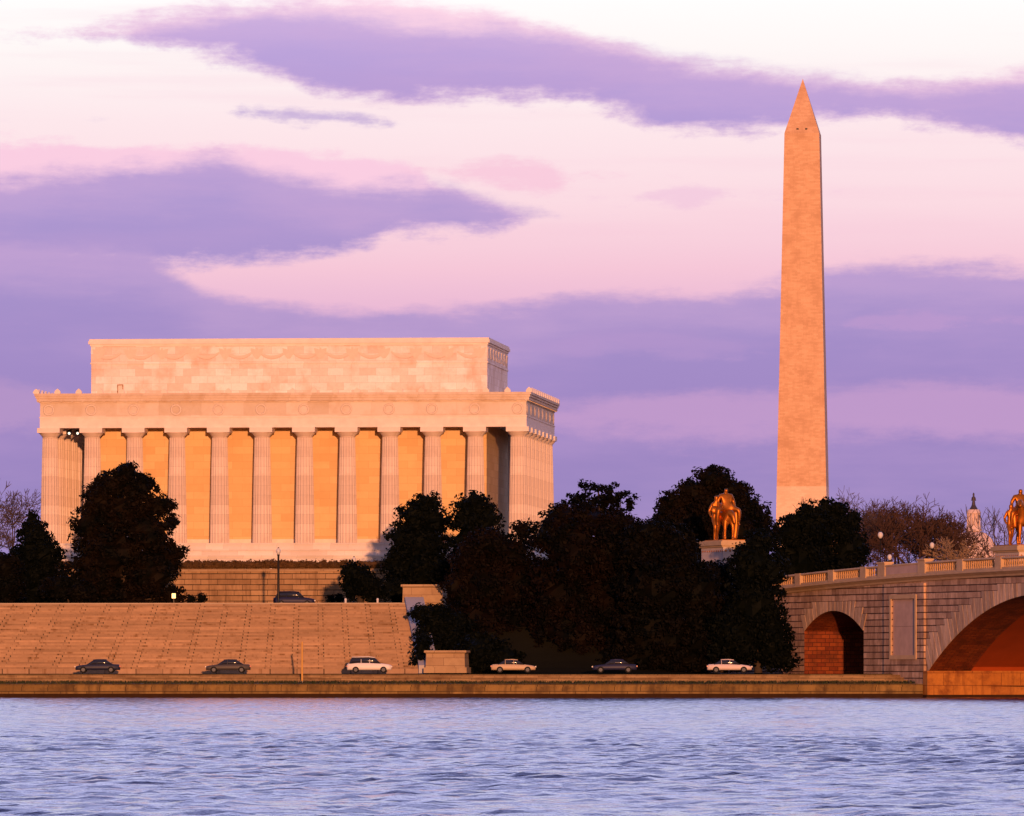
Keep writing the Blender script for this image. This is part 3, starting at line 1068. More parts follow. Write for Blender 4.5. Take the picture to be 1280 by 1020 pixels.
# ------------------------------------------------------------------ obelisk
def build_obelisk():
    Y = 2120.0
    zb = 12.5
    root = empty('stone_obelisk', 'tall pale stone obelisk tapering to a pyramid tip, rising behind the dark trees', 'obelisk', (at(1003.5, Y), Y, zb), AX)
    h = 169.3
    hs = h - 16.8
    a0, a1 = 8.4, 5.25
    q = 46.0
    aq = a0 + (a1 - a0) * q / hs
    mb = MB(); mb.frustum(0, 0, a0, a0, 0, aq, aq, q); mb.build('lower_shaft', M['obelisk_low'], root)
    mb = MB(); mb.frustum(0, 0, aq, aq, q, a1, a1, hs); mb.build('upper_shaft', M['obelisk'], root)
    mb = MB()
    mb.add([(-a1, -a1, hs), (a1, -a1, hs), (a1, a1, hs), (-a1, a1, hs), (0, 0, h)], [(0, 1, 4), (1, 2, 4), (2, 3, 4), (3, 0, 4), (0, 3, 2, 1)])
    p = mb.build('pyramid_tip', M['obelisk'], root)
    for dx in (-1.3, 1.3):
        mb = MB()
        mb.box(dx - 0.35, dx + 0.35, -4.95, -4.6, hs + 1.0, hs + 1.5)
        mb.build('window', M['black_iron'], p)


build_obelisk()

# ------------------------------------------------------------------ domed building far away
def build_dome():
    Y = 4420.0
    k = Y / F
    cx = at(1217, Y)
    zz = lambda py: H + (HY - py) * k
    root = empty('domed_building', 'far pale dome with a columned lantern and a dark statue on top', 'building', (cx, Y, 0), AX)
    mb = MB()
    prof = []
    for i in range(13):
        a = math.pi / 2 * i / 12
        py = 716 - (716 - 664) * math.sin(a)
        r = 33.0 * max(math.cos(a), 0.0) ** 0.8
        prof.append((max(r, 8.5) * k, zz(py)))
    mb.lathe(prof, 48)
    d = mb.build('dome_shell', M['white_stone'], root)
    mb = MB()
    for i in range(24):
        a = 2 * math.pi * i / 24
        for j in range(10):
            r0, z0 = prof[j]; r1, z1 = prof[j + 1]
            mb.tube(((r0 + .1) * math.cos(a), (r0 + .1) * math.sin(a), z0), ((r1 + .1) * math.cos(a), (r1 + .1) * math.sin(a), z1), 0.45, 0.45, 4)
    mb.build('rib', M['white_stone'], d)
    mb = MB()
    mb.lathe([(10.5 * k, zz(664)), (10.8 * k, zz(662)), (9.8 * k, zz(661)), (9.6 * k, zz(657))], 32)
    mb.lathe([(6.0 * k, zz(657)), (6.0 * k, zz(641))], 24)
    ln = mb.build('lantern', M['white_stone'], root)
    mb = MB()
    for i in range(12):
        a = 2 * math.pi * (i + 0.5) / 12
        mb.lathe([(0.5, zz(657)), (0.45, zz(642))], 8, 7.8 * k * math.cos(a), 7.8 * k * math.sin(a))
    mb.build('lantern_colonnade', M['white_stone'], ln)
    mb = MB()
    mb.lathe([(8.8 * k, zz(642)), (9.2 * k, zz(640.5)), (8.6 * k, zz(639.5)), (7.5 * k, zz(637))], 24)
    mb.build('lantern_cap', M['white_stone'], ln)
    mb = MB()
    mb.lathe([(5.6 * k, zz(637)), (4.9 * k, zz(635.5)), (3.2 * k, zz(633)), (2.4 * k, zz(631))], 16)
    mb.build('statue_base', M['dark_bronze'], root)
    mb = MB()
    mb.lathe([(2.3 * k, zz(631)), (2.0 * k, zz(628)), (1.6 * k, zz(626)), (2.2 * k, zz(623.5)), (2.1 * k, zz(621.5)), (1.0 * k, zz(620.4)), (1.1 * k, zz(619.3)), (1.2 * k, zz(618)), (0.9 * k, zz(616.6)), (0.3 * k, zz(615.8))], 12)
    mb.tube((1.8 * k, 0, zz(622)), (2.6 * k, -0.3, zz(626)), 0.35, 0.3, 6)
    mb.tube((-1.8 * k, 0, zz(622)), (-2.5 * k, -0.3, zz(626)), 0.35, 0.3, 6)
    mb.build('statue', M['dark_bronze'], root)
    mb = MB()
    mb.lathe([(34 * k, zz(760)), (34 * k, zz(724)), (33 * k, zz(723)), (33 * k, zz(717)), (31.5 * k, zz(716))], 48)
    mb.build('drum', M['white_stone'], root)
    mb = MB()
    for i in range(36):
        a = 2 * math.pi * i / 36
        mb.lathe([(0.9, zz(758)), (0.8, zz(727))], 8, 36 * k * math.cos(a), 36 * k * math.sin(a))
    mb.lathe([(38 * k, zz(726)), (38.5 * k, zz(723))], 48)
    mb.build('drum_colonnade', M['white_stone'], root)
    mb = MB()
    mb.box(-60, 60, -30, 30, 8, zz(760))
    mb.build('main_block', M['white_stone'], root)


build_dome()

# ------------------------------------------------------------------ bridge
BO = Vector((at(1160, 704), 704.0, 0))
BT = Vector((0.332, -0.943, 0)).normalized()
BN = Vector((-BT.y, BT.x, 0))
BRZ = math.atan2(BT.y, BT.x)
BW = 27.4


def rail_z(s):
    return 13.9 - 0.00021 * (s - 35) ** 2


SA0, SA1, SAz, SAc = -33.4, -17.0, 6.85, 8.95      # small arch: jambs, springing, crown
LA0, LA1, LAz, LAc = 0.25, 55.25, 2.75, 10.15       # large arch


def seg_arch(s, a0, a1, z, c):
    hw = (a1 - a0) / 2
    rise = c - z
    R = (hw * hw + rise * rise) / (2 * rise)
    d = s - (a0 + a1) / 2
    return z + math.sqrt(max(R * R - d * d, 0)) - (R - rise)


def build_bridge():
    root = empty('stone_bridge', 'granite arch bridge with a balustrade, coming in from the far shore', 'bridge', (BO.x, BO.y, 0), BRZ)
    S0, S1 = -95.0, 64.0
    # side walls with the two openings
    brk = sorted(set([S0, SA0, SA1, -10.9, LA0, LA1, S1] + list(np.arange(S0, S1, 2.0)) + list(np.linspace(SA0, SA1, 41)) + list(np.linspace(LA0, LA1, 91))))
    brk = [b for i, b in enumerate(brk) if i == 0 or b - brk[i - 1] > 1e-4]
    for n0, nm in ((0.0, 'spandrel_wall'), (BW, 'spandrel_wall')):
        mb = MB()
        for a, b in zip(brk[:-1], brk[1:]):
            mid = (a + b) / 2
            def zb(s):
                if SA0 < mid < SA1: return seg_arch(s, SA0, SA1, SAz, SAc)
                if LA0 < mid < LA1: return seg_arch(s, LA0, LA1, LAz, LAc)
                return -2.0 if mid > -1 else 1.0
            mb.add([(a, n0, zb(a)), (b, n0, zb(b)), (b, n0, rail_z(b) - 1.9), (a, n0, rail_z(a) - 1.9)], [(0, 1, 2, 3) if n0 == 0 else (3, 2, 1, 0)])
        mb.build(nm, M['bridge'], root, False)
    # small vault with its side walls
    mb = MB()
    ss = list(np.linspace(SA0, SA1, 33))
    pts = [(SA0, 1.5)] + [(s, seg_arch(s, SA0, SA1, SAz, SAc)) for s in ss] + [(SA1, 1.5)]
    for (a, za), (b, zb) in zip(pts[:-1], pts[1:]):
        mb.add([(a, 0, za), (a, BW, za), (b, BW, zb), (b, 0, zb)], [(0, 1, 2, 3)])
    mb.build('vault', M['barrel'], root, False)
    # large vault: stone ring, then recessed plain soffit bands
    ss = list(np.linspace(LA0, LA1, 61))
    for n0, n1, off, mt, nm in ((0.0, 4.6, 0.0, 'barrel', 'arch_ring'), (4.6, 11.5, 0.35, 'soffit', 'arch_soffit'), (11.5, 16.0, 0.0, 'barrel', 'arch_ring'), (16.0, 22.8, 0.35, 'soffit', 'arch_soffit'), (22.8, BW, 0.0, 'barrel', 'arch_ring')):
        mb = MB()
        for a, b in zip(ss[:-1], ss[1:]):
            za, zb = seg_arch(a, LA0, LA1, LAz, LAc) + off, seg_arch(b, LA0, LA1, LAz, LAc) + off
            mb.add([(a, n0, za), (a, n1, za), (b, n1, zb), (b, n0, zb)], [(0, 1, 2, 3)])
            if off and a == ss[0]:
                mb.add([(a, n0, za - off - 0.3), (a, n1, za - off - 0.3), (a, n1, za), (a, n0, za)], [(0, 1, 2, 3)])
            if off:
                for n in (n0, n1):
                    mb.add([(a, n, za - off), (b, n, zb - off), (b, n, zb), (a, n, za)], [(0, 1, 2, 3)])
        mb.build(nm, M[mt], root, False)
    # pier footings under the springing
    mb = MB()
    mb.box(-0.45, LA0 + 0.45, -0.36, BW, -2.0, 2.72)
    mb.build('pier_base', M['pier_base'], root)
    mb = MB()
    mb.box(LA1 - 0.4, 70, -0.62, BW, -2.0, 2.72)
    mb.build('pier_base', M['pier_base'], root)
    # waterline course
    mb = MB()
    mb.box(-0.48, LA0 + 0.58, -0.5, BW, -2.0, 0.32)
    mb.build('footing', M['wet'], root)
    # pilaster with a sunken panel
    pr = -0.26
    p0, p1 = -11.0, -0.5
    q0, q1, qz0, qz1 = -8.9, -2.75, 4.3, 10.0
    zt = min(rail_z(p0), rail_z(p1)) - 1.92
    mb = MB()
    mb.box(p0, q0, pr, -0.003, -2.0, zt)
    mb.box(q1, p1, pr, -0.003, -2.0, zt)
    mb.box(q0, q1, pr, -0.003, -2.0, qz0)
    mb.box(q0, q1, pr, -0.003, qz1, zt)
    pil = mb.build('pilaster', M['bridge'], root)
    mb = MB()
    w = 0.42
    f0 = pr - 0.10
    mb.box(q0 - w, q0, f0, pr - 0.002, qz0 - w, qz1 + w)
    mb.box(q1, q1 + w, f0, pr - 0.002, qz0 - w, qz1 + w)
    mb.box(q0, q1, f0, pr - 0.002, qz0 - w, qz0)
    mb.box(q0, q1, f0, pr - 0.002, qz1, qz1 + w)
    mb.build('panel_moulding', M['bridge_trim'], pil)
    mb = MB()
    mb.box(q0 + 0.002, q1 - 0.002, -0.10, -0.004, qz0, 7.2)
    mb.box(q0 + 0.002, q1 - 0.002, -0.10, -0.004, 7.225, qz1)
    mb.build('panel', M['panel'], pil)
    # voussoirs standing slightly proud of the wall
    def wedges(a0, a1, z, c, n, gap, course, lmin, lmax, name, prd, smax=None):
        hw = (a1 - a0) / 2
        rise = c - z
        R = (hw * hw + rise * rise) / (2 * rise)
        cx, cz = (a0 + a1) / 2, c - R
        th = math.asin(hw / R)
        mb = MB()
        rg = random.Random(4)
        for i in range(n):
            t0 = -th + 2 * th * i / n + gap / R
            t1 = -th + 2 * th * (i + 1) / n - gap / R
            tm = (t0 + t1) / 2
            s_m = cx + R * math.sin(tm)
            if smax is not None and s_m > smax: continue
            # length: up to a course line
            L = lmin + (lmax - lmin) * abs(tm / th) ** 1.2
            ztop = cz + (R + L) * math.cos(tm)
            ztop = round(ztop / course) * course
            lim = rail_z(s_m) - 2.0
            ztop = min(ztop, lim)
            P = []
            for tt in (t0, t1):
                P.append((cx + R * math.sin(tt), cz + R * math.cos(tt)))
            for tt in (t1, t0):
                RR = (ztop - cz) / math.cos(tt)
                P.append((cx + RR * math.sin(tt), cz + RR * math.cos(tt)))
            d = prd + rg.uniform(-0.015, 0.02)
            mb.prism(P, 'y', -d, -0.004)
        mb.build(name, M['voussoir'], root)
    wedges(SA0, SA1, SAz, SAc, 17, 0.05, 0.66, 1.1, 2.0, 'voussoir_ring', 0.07)
    wedges(LA0, LA1, LAz, LAc, 61, 0.05, 0.66, 1.1, 3.0, 'voussoir_ring', 0.07)
    # cornice swept along the deck
    def sweep(mb, prof, s0, s1, ds=2.0):
        ns = max(2, int((s1 - s0) / ds) + 1)
        sv = np.linspace(s0, s1, ns)
        n = len(prof)
        vs = []
        for s in sv:
            for y, z in prof:
                vs.append((s, y, rail_z(s) + z))
        fs = []
        for k in range(ns - 1):
            for i in range(n):
                j = (i + 1) % n
                fs.append((k * n + i, (k + 1) * n + i, (k + 1) * n + j, k * n + j))
        fs += [tuple(range(n)), tuple(reversed(range((ns - 1) * n, ns * n)))]
        mb.add(vs, fs)
    mb = MB()
    sweep(mb, [(0.0, -1.9), (-0.2, -1.88), (-0.28, -1.7), (-0.62, -1.45), (-0.72, -1.42), (-0.72, -1.22), (-0.6, -1.18), (0.6, -1.18), (0.6, -1.9)], S0, S1)
    sweep(mb, [(BW, -1.9), (BW + 0.28, -1.7), (BW + 0.72, -1.4), (BW + 0.72, -1.18), (BW - 0.6, -1.18), (BW - 0.6, -1.9)], S0, S1)
    mb.build('cornice', M['bridge_trim'], root)
    mb = MB()
    sweep(mb, [(0.61, -1.2), (BW - 0.61, -1.2), (BW - 0.61, -1.6), (0.61, -1.6)], S0, S1)
    mb.build('deck', M['tar'], root)
    # balustrade: rails, posts, balusters by section
    posts = [-78.0, -66.0]
    def s_of(px):
        u = (px - 640) / F
        return (704 * u - BO.x) / (BT.x - u * BT.y) if False else (u * BO.y - BO.x) / (BT.x - u * BT.y)
    ps = [s_of(p) for p in (962, 1002, 1043.5, 1084)]
    solid = (s_of(1107), s_of(1157))
    pr_ = [s_of(p) for p in (1205, 1253)] + [31, 38.5, 46, 54]
    mb = MB()
    sweep(mb, [(-0.42, -1.178), (0.3, -1.178), (0.3, -1.0), (-0.42, -1.0)], S0, S1)
    bal = mb.build('plinth_rail', M['bridge_trim'], root)
    mb = MB()
    sweep(mb, [(-0.44, -0.2), (-0.47, -0.1), (-0.40, 0.0), (0.26, 0.0), (0.32, -0.1), (0.3, -0.2)], S0, S1)
    mb.build('top_rail', M['bridge_trim'], root)
    def post(s, w, extra):
        mb = MB()
        z = rail_z(s)
        mb.box(s - w, s + w, -0.50, 0.36, z - 1.176, z + extra)
        if extra > 0.1:
            mb.box(s - w - 0.1, s + w + 0.1, -0.60, 0.46, z + extra + 0.001, z + extra + 0.18)
        mb.build('balustrade_post', M['bridge_trim'], root)
    for s in posts + ps + pr_:
        post(s, 0.75, 0.03)
    for s in solid:
        post(s, 0.95, 0.16)
    mb = MB()
    a, b = solid
    sweep(mb, [(-0.40, -0.998), (0.28, -0.998), (0.28, -0.202), (-0.40, -0.202)], a + 0.96, b - 0.96)
    mb.build('parapet_panel', M['panel'], root)
    stops = sorted(posts + ps + list(solid) + pr_)
    for a, b in zip(stops[:-1], stops[1:]):
        if (a, b) == solid or b - a < 1.5:
            continue
        n = int((b - a - 1.5) / 0.52)
        mb = MB()
        for i in range(n):
            s = a + 0.75 + (b - a - 1.5) * (i + 0.5) / n
            z = rail_z(s)
            mb.lathe([(0.11, z - 1.0), (0.11, z - 0.93), (0.08, z - 0.86), (0.135, z - 0.68), (0.13, z - 0.6), (0.075, z - 0.38), (0.10, z - 0.28), (0.11, z - 0.201)], 8, s, -0.07)
        mb.build('baluster_panel', M['baluster'], root)
    # far parapet
    mb = MB()
    sweep(mb, [(BW - 0.3, -1.178), (BW + 0.4, -1.178), (BW + 0.4, 0.0), (BW - 0.3, 0.0)], S0, S1)
    mb.build('far_parapet', M['bridge_trim'], root)
    # pavement kerb along the near parapet
    return s_of


M['panel'] = plain('panel_granite', (0.48, 0.32, 0.265), 0.8, 0, 0.2, 0.28, 0.8)
S_OF = build_bridge()


def on_bridge(s, n):
    p = BO + BT * s + BN * n
    return p.x, p.y, rail_z(s) - 1.18


# ------------------------------------------------------------------ gilded statues
def skin_mesh(name, chains, mat, parent, levels=2):
    """chains: list of [(x,y,z,r), ...]; the first point of a later chain may repeat an earlier point to branch from it"""
    verts, rad, edges, index = [], [], [], {}
    for ch in chains:
        prev = None
        for (x, y, z, r) in ch:
            k = (round(x, 3), round(y, 3), round(z, 3))
            if k not in index:
                index[k] = len(verts)
                verts.append((x, y, z))
                rad.append(r)
            i = index[k]
            if prev is not None and prev != i:
                edges.append((prev, i))
            prev = i
    me = bpy.data.meshes.new(name)
    me.from_pydata(verts, edges, [])
    o = bpy.data.objects.new(name, me)
    C.objects.link(o)
    md = o.modifiers.new('skin', 'SKIN')
    for i, sv in enumerate(me.skin_vertices[0].data):
        sv.radius = (rad[i], rad[i])
    me.skin_vertices[0].data[0].use_root = True
    md.use_smooth_shade = True
    ss = o.modifiers.new('sub', 'SUBSURF')
    ss.levels = ss.render_levels = levels
    dg = bpy.context.evaluated_depsgraph_get()
    ev = o.evaluated_get(dg)
    m2 = bpy.data.meshes.new_from_object(ev)
    o.modifiers.clear()
    o.data = m2
    m2.materials.clear()
    m2.materials.append(mat)
    m2.polygons.foreach_set('use_smooth', [True] * len(m2.polygons))
    o.parent = parent
    return o


def horse_chains(head_down):
    c = []
    hip, mid, chest = (-1.25, 0, 2.75, .68), (-.2, 0, 2.68, .74), (.85, 0, 2.72, .72)
    c.append([mid, hip, (-1.75, 0, 2.95, .32), (-2.0, 0, 2.2, .16), (-2.05, 0, 1.4, .12)])
    c.append([mid, chest])
    if head_down:
        c.append([chest, (1.35, .08, 2.95, .44), (1.72, .18, 2.75, .32), (1.86, .24, 2.35, .24), (1.92, .28, 1.95, .17), (1.93, .29, 1.78, .15)])
    else:
        c.append([chest, (1.25, -.30, 3.45, .46), (1.55, -.62, 4.15, .34), (1.80, -.78, 4.45, .30), (2.15, -.92, 4.15, .24), (2.4, -1.0, 3.8, .17)])
    c.append([chest, (.95, -.42, 2.1, .30), (1.0, -.45, 1.25, .18), (.95, -.45, .42, .14), (1.08, -.45, .12, .19)])
    c.append([chest, (1.0, .40, 2.0, .28), (1.12, .42, 1.25, .17), (1.05, .42, .42, .13), (1.18, .42, .12, .18)])
    c.append([hip, (-1.35, -.42, 1.95, .36), (-1.2, -.45, 1.35, .2), (-1.5, -.45, .95, .16), (-1.38, -.45, .12, .18)])
    c.append([hip, (-1.45, .42, 1.95, .36), (-1.3, .45, 1.35, .2), (-1.65, .45, .95, .16), (-1.55, .45, .12, .18)])
    return c


def rider_chains():
    pel, wai, che, nec = (0, 0, 3.55, .46), (0.04, 0, 4.1, .40), (0.06, 0, 4.72, .54), (0.10, 0, 5.14, .15)
    c = [[pel, wai, che, nec, (0.16, 0, 5.44, .25), (0.14, 0, 5.68, .18)]]
    for s in (-1, 1):
        c.append([che, (0.06, s * .62, 4.86, .27), (-.02, s * .92, 4.3, .19), (.25, s * .95, 3.75, .15), (.42, s * .82, 3.6, .14)])
        c.append([pel, (.35, s * .66, 3.50, .36), (.95, s * 1.22, 3.32, .27), (.80, s * 1.26, 2.5, .22), (.66, s * 1.22, 1.85, .14), (.95, s * 1.28, 1.72, .13)])
    return c


def walker_chains(k, y0):
    S = k / 4.9
    def q(x, y, z, r):
        return (x * S, y0 + y * S, z * S, r * S)
    pel, wai, che = q(0, 0, 2.55, .38), q(.02, 0, 3.1, .33), q(.05, 0, 3.65, .42)
    c = [[pel, wai, che, q(.08, 0, 4.12, .16), q(.12, 0, 4.45, .27), q(.10, 0, 4.72, .2)]]
    c.append([che, q(.0, -.45, 3.75, .2), q(-.1, -.72, 3.1, .15), q(.25, -.70, 2.6, .12), q(.4, -.66, 2.45, .12)])
    c.append([che, q(.0, .45, 3.75, .2), q(.35, .55, 3.3, .15), q(.75, .45, 3.5, .12), q(.85, .42, 3.6, .12)])
    c.append([pel, q(.1, -.28, 2.2, .32), q(.62, -.32, 1.5, .22), q(.45, -.32, .8, .16), q(.35, -.32, .14, .12), q(.62, -.32, .08, .11)])
    c.append([pel, q(-.05, .26, 2.15, .32), q(-.2, .28, 1.35, .22), q(-.45, .28, .7, .16), q(-.65, .28, .14, .12), q(-.4, .28, .08, .11)])
    return c


def build_statue(px, Y, py_base, head_down, wk, wy, label, plab, scale=1.0):
    X, zb = at(px, Y, py_base)
    ped = empty('statue_pedestal', plab, 'pedestal', (X, Y, 9.5), BRZ, 'stone pedestals at the bridge end')
    h = zb - 9.5
    mb = MB()
    mb.box(-3.3, 3.3, -1.55, 1.55, 0, h - 0.75)
    for i in range(14):
        for (sx, n) in ((3.302, 0),):
            pass
    body = mb.build('block', M['statue_stone'], ped)
    mb = MB()
    mb.box(-3.5, 3.5, -1.75, 1.75, h - 0.748, h - 0.55)
    mb.box(-3.7, 3.7, -1.95, 1.95, h - 0.549, h - 0.12)
    mb.box(-3.45, 3.45, -1.7, 1.7, h - 0.119, h)
    mb.build('cap', M['statue_cap'], ped)
    mb = MB()
    for i in range(6):
        y = -1.25 + 2.5 * i / 5
        mb.ball((3.30, y, h - 1.15), (0.05, 0.12, 0.12), 8, 6)
    for i in range(12):
        x = -3.0 + 6.0 * i / 11
        mb.ball((x, -1.55, h - 1.15), (0.12, 0.05, 0.12), 8, 6)
    mb.build('star_stud', M['gilt'], ped)
    root = empty('gilded_statue', label, 'statue', (X, Y, zb), BRZ, 'gilded equestrian statues at the bridge end')
    root.scale = (scale, scale, scale)
    mb = MB()
    mb.box(-2.6, 2.6, -1.45, 1.35, 0, 0.09)
    mb.build('base', M['gilt'], root)
    skin_mesh('horse', horse_chains(head_down), M['gilt'], root)
    skin_mesh('rider', rider_chains(), M['gilt'], root)
    wf = skin_mesh('walking_figure', walker_chains(wk, wy), M['gilt'], root)
    wf.location.x = -0.15 if head_down else 0.5
    if head_down:
        # cloak that falls from the rider's arm to the ground on the far side, and the walker's round shield
        skin_mesh('cloak', [[(-.1, .95, 3.55, .30), (.1, 1.2, 3.0, .40), (.1, 1.22, 2.0, .40), (.05, 1.12, 1.0, .34), (.0, 1.05, .12, .30)]], M['gilt'], root)
        mb = MB()
        mb.lathe([(0.46, -0.05), (0.40, 0.04), (0.15, 0.12)], 20)
        o = mb.build('shield', M['gilt'], root)
        o.location = (0.5, wy - 0.35, 3.35)
        o.rotation_euler = (0, math.radians(80), 0)
    else:
        skin_mesh('drapery', [[(.6, -.9, 3.6, .26), (.75, -1.0, 3.0, .34), (.8, -.95, 2.3, .32), (.85, -.9, 1.7, .22)]], M['gilt'], root)


M['statue_cap'] = plain('pedestal_cap_stone', (0.48, 0.33, 0.2), 0.8, 0, 0.2, 0.25, 1.0)
build_statue(907, 763, 676.0, True, 5.1, -1.05, 'gilded rider on horseback with a walking figure, standing in front of dark trees',
             'square stone statue pedestal half hidden by dark treetops', 1.0)
build_statue(1275, 775, 682, False, 4.3, -1.25, 'gilded rider on horseback above the bridge rail near the far dome',
             'stone statue pedestal showing just above the bridge rail', 1.1)

# ------------------------------------------------------------------ trees
def leaf_quads(P, Nrm, size, r):
    """diamond leaves at P (n,3) with normals near Nrm"""
    n = len(P)
    d = Nrm + r.normal(size=(n, 3)) * 0.75
    d /= np.linalg.norm(d, axis=1)[:, None] + 1e-9
    a = np.cross(d, r.normal(size=(n, 3)))
    a /= np.linalg.norm(a, axis=1)[:, None] + 1e-9
    b = np.cross(d, a)
    L = (size * r.uniform(0.65, 1.35, n))[:, None]
    W = L * 0.52
    V = np.stack([P - a * L, P - b * W + d * W * 0.15, P + a * L, P + b * W + d * W * 0.15], 1)
    return V.reshape(-1, 3)


def crown_mesh(lobes, leaf, dens, r, clump=0.65, per=20, core=0.80, ragged=0.14):
    """lobes: [(x,y,z,rx,ry,rz)] -> vertices and faces of a leafy crown"""
    VS, FS, base = [], [], 0
    L = np.array(lobes, float)
    for (x, y, z, rx, ry, rz) in lobes:
        mb = MB()
        if core > 0:
            mb.ball((x, y, z), (rx * core, ry * core, rz * core), 14, 9, 0.10, r)
            VS.append(np.array(mb.v)); FS += [tuple(i + base for i in f) for f in mb.f]; base += len(mb.v)
        area = 4 * math.pi * (((rx * ry) ** 1.6 + (rx * rz) ** 1.6 + (ry * rz) ** 1.6) / 3) ** (1 / 1.6)
        k = int(area / (math.pi * clump * clump) * dens) + 6
        d = r.normal(size=(k, 3)); d /= np.linalg.norm(d, axis=1)[:, None]
        q = 1.0 - np.abs(r.normal(size=k)) * ragged * 0.9 + (r.random(k) < 0.22) * r.uniform(0, ragged, k)
        c = np.array([x, y, z]) + d * q[:, None] * np.array([rx, ry, rz])
        # drop clumps deep inside other lobes
        inside = np.zeros(k, bool)
        for (x2, y2, z2, a2, b2, c2) in lobes:
            if (x2, y2, z2) == (x, y, z): continue
            inside |= (((c - np.array([x2, y2, z2])) / np.array([a2, b2, c2])) ** 2).sum(1) < 0.55
        c, d = c[~inside], d[~inside]
        k = len(c)
        if k == 0: continue
        cs = clump * r.uniform(0.55, 1.3, k)
        o = r.normal(size=(k, per, 3)); o /= np.linalg.norm(o, axis=2)[:, :, None]
        o *= (r.random((k, per, 1)) ** 0.45)
        P = (c[:, None, :] + o * cs[:, None, None] * np.array([1.15, 1.15, 0.8])).reshape(-1, 3)
        N = (o * 0.8 + d[:, None, :] * 0.6 + np.array([0, 0, 0.25])).reshape(-1, 3)
        V = leaf_quads(P, N, leaf, r)
        VS.append(V)
        m = len(V) // 4
        idx = (np.arange(m * 4).reshape(m, 4) + base)
        FS += [tuple(f) for f in idx.tolist()]
        base += len(V)
    return np.concatenate(VS), FS


def tree(name, label, cat, group, px, Y, zb, lobes_px, mat, leaf=0.22, dens=1.3, seed=1, clump=0.65, per=28, core=0.7, ragged=0.14, trunk=0.35, depth=0.95):
    r = np.random.default_rng(seed)
    X = at(px, Y)
    k = Y / F
    root = empty(name, label, cat, (X, Y, zb), 0.0, group)
    lobes = []
    for i, lb in enumerate(lobes_px):
        lx, ly, rx, rz = lb[:4]
        dy = lb[4] if len(lb) > 4 else r.uniform(-0.35, 0.35) * rx * k
        x, z = at(lx, Y, ly)
        lobes.append((x - X, dy, z - zb, rx * k, rx * k * depth, rz * k))
    V, Fc = crown_mesh(lobes, leaf, dens, r, clump, per, core, ragged)
    me = bpy.data.meshes.new('crown')
    me.from_pydata(V.tolist(), [], Fc)
    me.materials.append(mat)
    o = bpy.data.objects.new('crown', me)
    C.objects.link(o)
    o.parent = root
    if trunk:
        mb = MB()
        zc = [l[2] for l in lobes]
        top = max(zc)
        j = int(np.argmax(zc))
        pts = [(0, 0, -0.5), (r.normal() * .1, 0, top * 0.3), (lobes[j][0] * 0.4, lobes[j][1] * .4, top * 0.6), (lobes[j][0], lobes[j][1], top)]
        rad = [trunk * 1.25, trunk, trunk * 0.7, trunk * 0.25]
        for a in range(3):
            mb.tube(pts[a], pts[a + 1], rad[a], rad[a + 1], 10)
        for l in lobes:
            zs = min(max(0.35 * l[2], 0.5), top * 0.6)
            mb.tube((0, 0, zs), (l[0], l[1], l[2]), trunk * 0.45, trunk * 0.12, 6)
        mb.build('trunk', M['bark'], root)
    return root


G_E = 'dark evergreen trees along the shore and round the temple'
MG = M['magnolia']
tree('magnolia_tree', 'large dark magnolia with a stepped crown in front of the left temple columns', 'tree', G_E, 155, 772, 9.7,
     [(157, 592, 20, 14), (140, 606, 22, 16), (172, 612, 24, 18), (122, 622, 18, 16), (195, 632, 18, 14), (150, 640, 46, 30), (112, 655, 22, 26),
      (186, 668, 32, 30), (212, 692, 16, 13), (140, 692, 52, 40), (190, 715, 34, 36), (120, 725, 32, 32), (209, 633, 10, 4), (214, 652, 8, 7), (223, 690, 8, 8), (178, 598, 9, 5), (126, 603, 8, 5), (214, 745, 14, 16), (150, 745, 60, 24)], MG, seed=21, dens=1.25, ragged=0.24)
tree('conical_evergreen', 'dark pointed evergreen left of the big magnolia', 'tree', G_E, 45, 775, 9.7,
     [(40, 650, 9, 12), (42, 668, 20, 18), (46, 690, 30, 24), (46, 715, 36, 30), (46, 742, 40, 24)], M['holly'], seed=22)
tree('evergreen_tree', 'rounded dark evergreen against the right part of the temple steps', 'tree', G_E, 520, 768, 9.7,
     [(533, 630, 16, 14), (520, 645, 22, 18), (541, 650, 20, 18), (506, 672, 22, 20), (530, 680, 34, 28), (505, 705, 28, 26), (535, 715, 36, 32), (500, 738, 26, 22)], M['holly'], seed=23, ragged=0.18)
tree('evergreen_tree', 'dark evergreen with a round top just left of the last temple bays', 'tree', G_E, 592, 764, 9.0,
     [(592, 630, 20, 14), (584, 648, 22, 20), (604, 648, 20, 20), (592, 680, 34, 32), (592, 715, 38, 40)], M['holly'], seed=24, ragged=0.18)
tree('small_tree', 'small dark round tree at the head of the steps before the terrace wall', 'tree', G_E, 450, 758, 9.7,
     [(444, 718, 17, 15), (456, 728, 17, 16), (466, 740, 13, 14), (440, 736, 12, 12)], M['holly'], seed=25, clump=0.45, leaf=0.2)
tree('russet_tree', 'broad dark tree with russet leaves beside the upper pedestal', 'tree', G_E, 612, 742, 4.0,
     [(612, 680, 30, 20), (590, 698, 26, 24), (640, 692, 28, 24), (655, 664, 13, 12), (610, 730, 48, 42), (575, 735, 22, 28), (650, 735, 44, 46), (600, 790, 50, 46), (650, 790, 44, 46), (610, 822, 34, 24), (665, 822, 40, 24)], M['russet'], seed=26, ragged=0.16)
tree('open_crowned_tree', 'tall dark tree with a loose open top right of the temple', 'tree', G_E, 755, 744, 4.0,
     [(748, 614, 26, 12), (728, 626, 22, 12), (776, 628, 22, 13), (752, 636, 34, 12)], M['olive'], seed=27, dens=0.55, core=0.0, ragged=0.3, clump=0.55)
